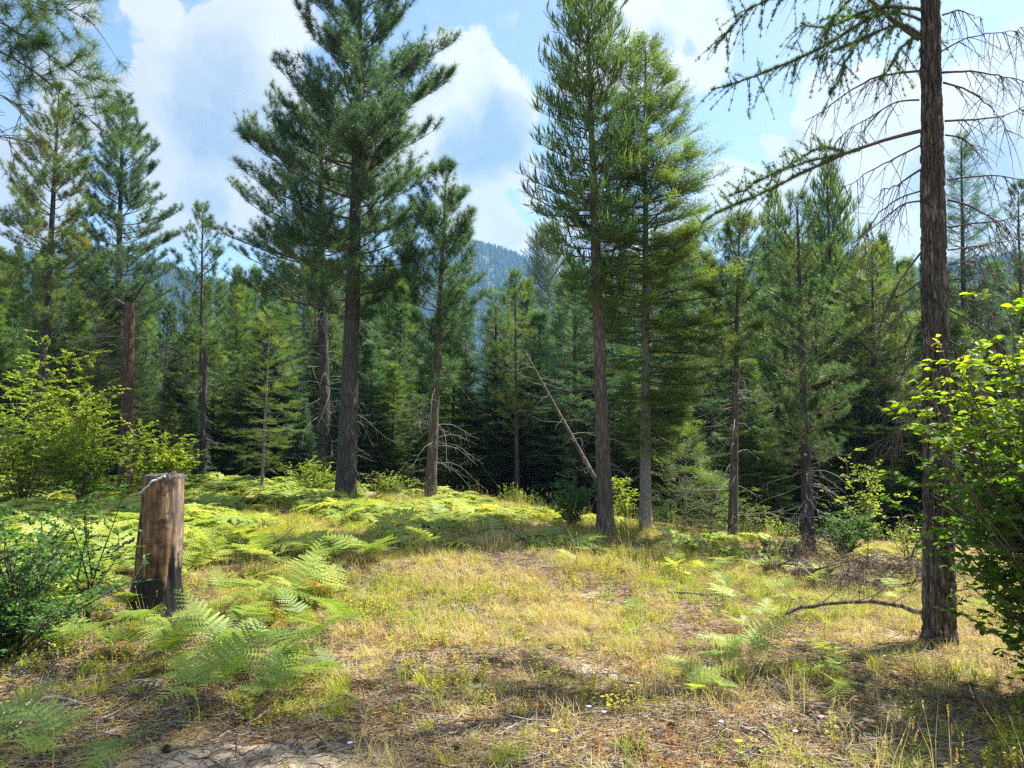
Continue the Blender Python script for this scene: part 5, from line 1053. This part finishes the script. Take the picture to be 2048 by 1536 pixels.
scat('ground_litter', 15000, 2.5, 11, lambda x, y, PX, PY: np.clip(.55+.4*(nz(x, y, .9, 77) > .45)+.3*(PX < 500), 0, 1)*(1-.3*bare(x, y)), .7, 1.3,
     [litter(26, .07, .0016, 'straw', 16), litter(14, .12, .0028, 'twig', 17), litter(8, .20, .004, 'dead', 18), litter(22, .06, .002, 'redherb', 19)], 'dead needles, twigs and straw lying on the soil', 'litter', .04, .7)
scat('forest_undergrowth', 5000, 14, 27, lambda x, y, PX, PY: 0*x+0, .8, 1.5, [herb(9, .4, .06, 'bush_dark', 30)], 'green undergrowth under the trees', 'plants') if False else None
# undergrowth beneath the trees beyond the clearing
n = 650; yy = rng.uniform(13, 30, n); px = rng.uniform(-150, 2200, n); xx = (px-1024)/F*yy; k_ = yy > yc_f(xx)+1.2; xx, yy = xx[k_], yy[k_]; k = len(xx)
gn_scatter('undergrowth', np.stack([xx, yy, ground_z(xx, yy)-.02], -1), np.stack([0*xx, 0*xx, rng.uniform(0, 6.28, k)], -1), rng.uniform(.4, 1.1, k), 3, [herb(10, .4, .06, 'shrub', 31), herb(9, .5, .055, 'bush_dark', 32)], 'green undergrowth beneath the trees', 'undergrowth')
# cones and small sticks lying about the foreground
cone_v, cone_t = [], []
A = Acc(); nn = 0
for k in range(46):
    t_ = k/46; a_ = k*2.4; r_ = .019*math.sin(math.pi*min(.97, t_*.85+.12)); d_ = np.array([math.cos(a_), math.sin(a_), .5]); p_ = np.array([math.cos(a_)*r_*.5, math.sin(a_)*r_*.5, .06*t_]); w_ = np.array([-math.sin(a_), math.cos(a_), 0])*.006
    A.add([p_-w_, p_+w_, p_+d_*r_*.75+w_*.6, p_+d_*r_*.75-w_*.6], [[0, 1, 2], [0, 2, 3]], 0, rng.random())
A.tubes(np.array([[[0, 0, 0], [0, 0, .06]]]), np.array([[.010, .006]]), 6)
cone_me = A.build('pine_cone', M['twig'], 'free').data
for k, (px, py) in enumerate([(722, 1466), (560, 1410), (905, 1500), (1010, 1395), (1180, 1500), (1335, 1462), (820, 1385), (640, 1505), (1500, 1510), (330, 1500), (215, 1440), (1700, 1490), (760, 1330), (1120, 1300)]):
    q = hit(px, py); o = bpy.data.objects.new('pine_cone', cone_me); col.objects.link(o); o.location = tuple(q+[0, 0, .014]); o.rotation_euler = (math.pi/2+rng.normal(0, .2), rng.normal(0, .3), rng.uniform(0, 6.28)); tag(o, 'small brown pine cone lying on the litter', 'pine cone', 'pine cones on the litter')
stick_no = ['left', 'centre', 'right']
for k in range(26):
    px, py = rng.uniform(20, 2000), rng.uniform(1290, 1525); a_ = rng.uniform(-.6, .6); l_ = rng.uniform(30, 90); c_, q_ = math.cos(a_), math.sin(a_)*.4
    if 1830 < px and py < 1300: continue
    stick([gs(px-c_*l_, py-q_*l_, .015), gs(px-c_*l_*.2, py-q_*l_*.2+rng.uniform(-5, 5), .03), gs(px+c_*l_, py+q_*l_, .012)], rng.uniform(.003, .008), ['dead', 'bark', 'twig', 'dead'][k % 4], 'thin dry stick among the foreground litter, %s third' % stick_no[int(px//683)], 'twig', .5, int(rng.integers(0, 3)), 'stick', 'sticks in the foreground litter, %s third' % stick_no[int(px//683)], seed=200+k, tl=.08)
# flowers
def flower(px, py, matn, label, n=9, r_=.016, h=.14, group=None):
    q = hit(px, py); root_ = empty('wildflower', q, label, 'flower', group); A = Acc(); s = np.linspace(0, 1, 4); A.tubes(np.stack([.01*s, 0*s, h*s-.01], -1)[None], np.full((1, 4), .0014), 4, 0, .3); A.build('stem', M['grass'], root_)
    A = Acc(); a_ = np.arange(n)/n*6.28; dd = np.stack([np.cos(a_), np.sin(a_), 0*a_+.25], -1); A.inst(leafT(1, .55, .1, 1), frames(dd), np.full(n, r_), np.repeat([[.01, 0, h-.01]], n, 0), 0); A.build('petals', M[matn], root_)
for (px, py) in [(1193, 1335), (1215, 1338), (1240, 1340), (1288, 1352), (1229, 1392), (1260, 1394), (1273, 1388), (1202, 1418), (1215, 1436)]: flower(px, py+22, 'yellow', 'small yellow wildflower in the grass at centre right', group='small yellow wildflowers', r_=.013)
for (px, py) in [(1105, 1508), (1475, 1528), (1398, 1298)]: flower(px, py+8, 'yellow', 'larger yellow wildflower near the bottom of the meadow', group='larger yellow wildflowers', r_=.022)
for (px, py) in [(1175, 1448), (1205, 1460), (1640, 1468), (1588, 1500), (1768, 1335), (1440, 1480), (695, 1532), (1195, 1218), (1215, 1220), (1250, 1219), (1184, 1210)]: flower(px, py+14, 'lilac', 'pale lilac wildflower in the meadow grass', n=12, group='pale lilac wildflowers')
print('TRIS', sum(len(me.polygons) for me in bpy.data.meshes), 'OBJ', len(bpy.data.objects))
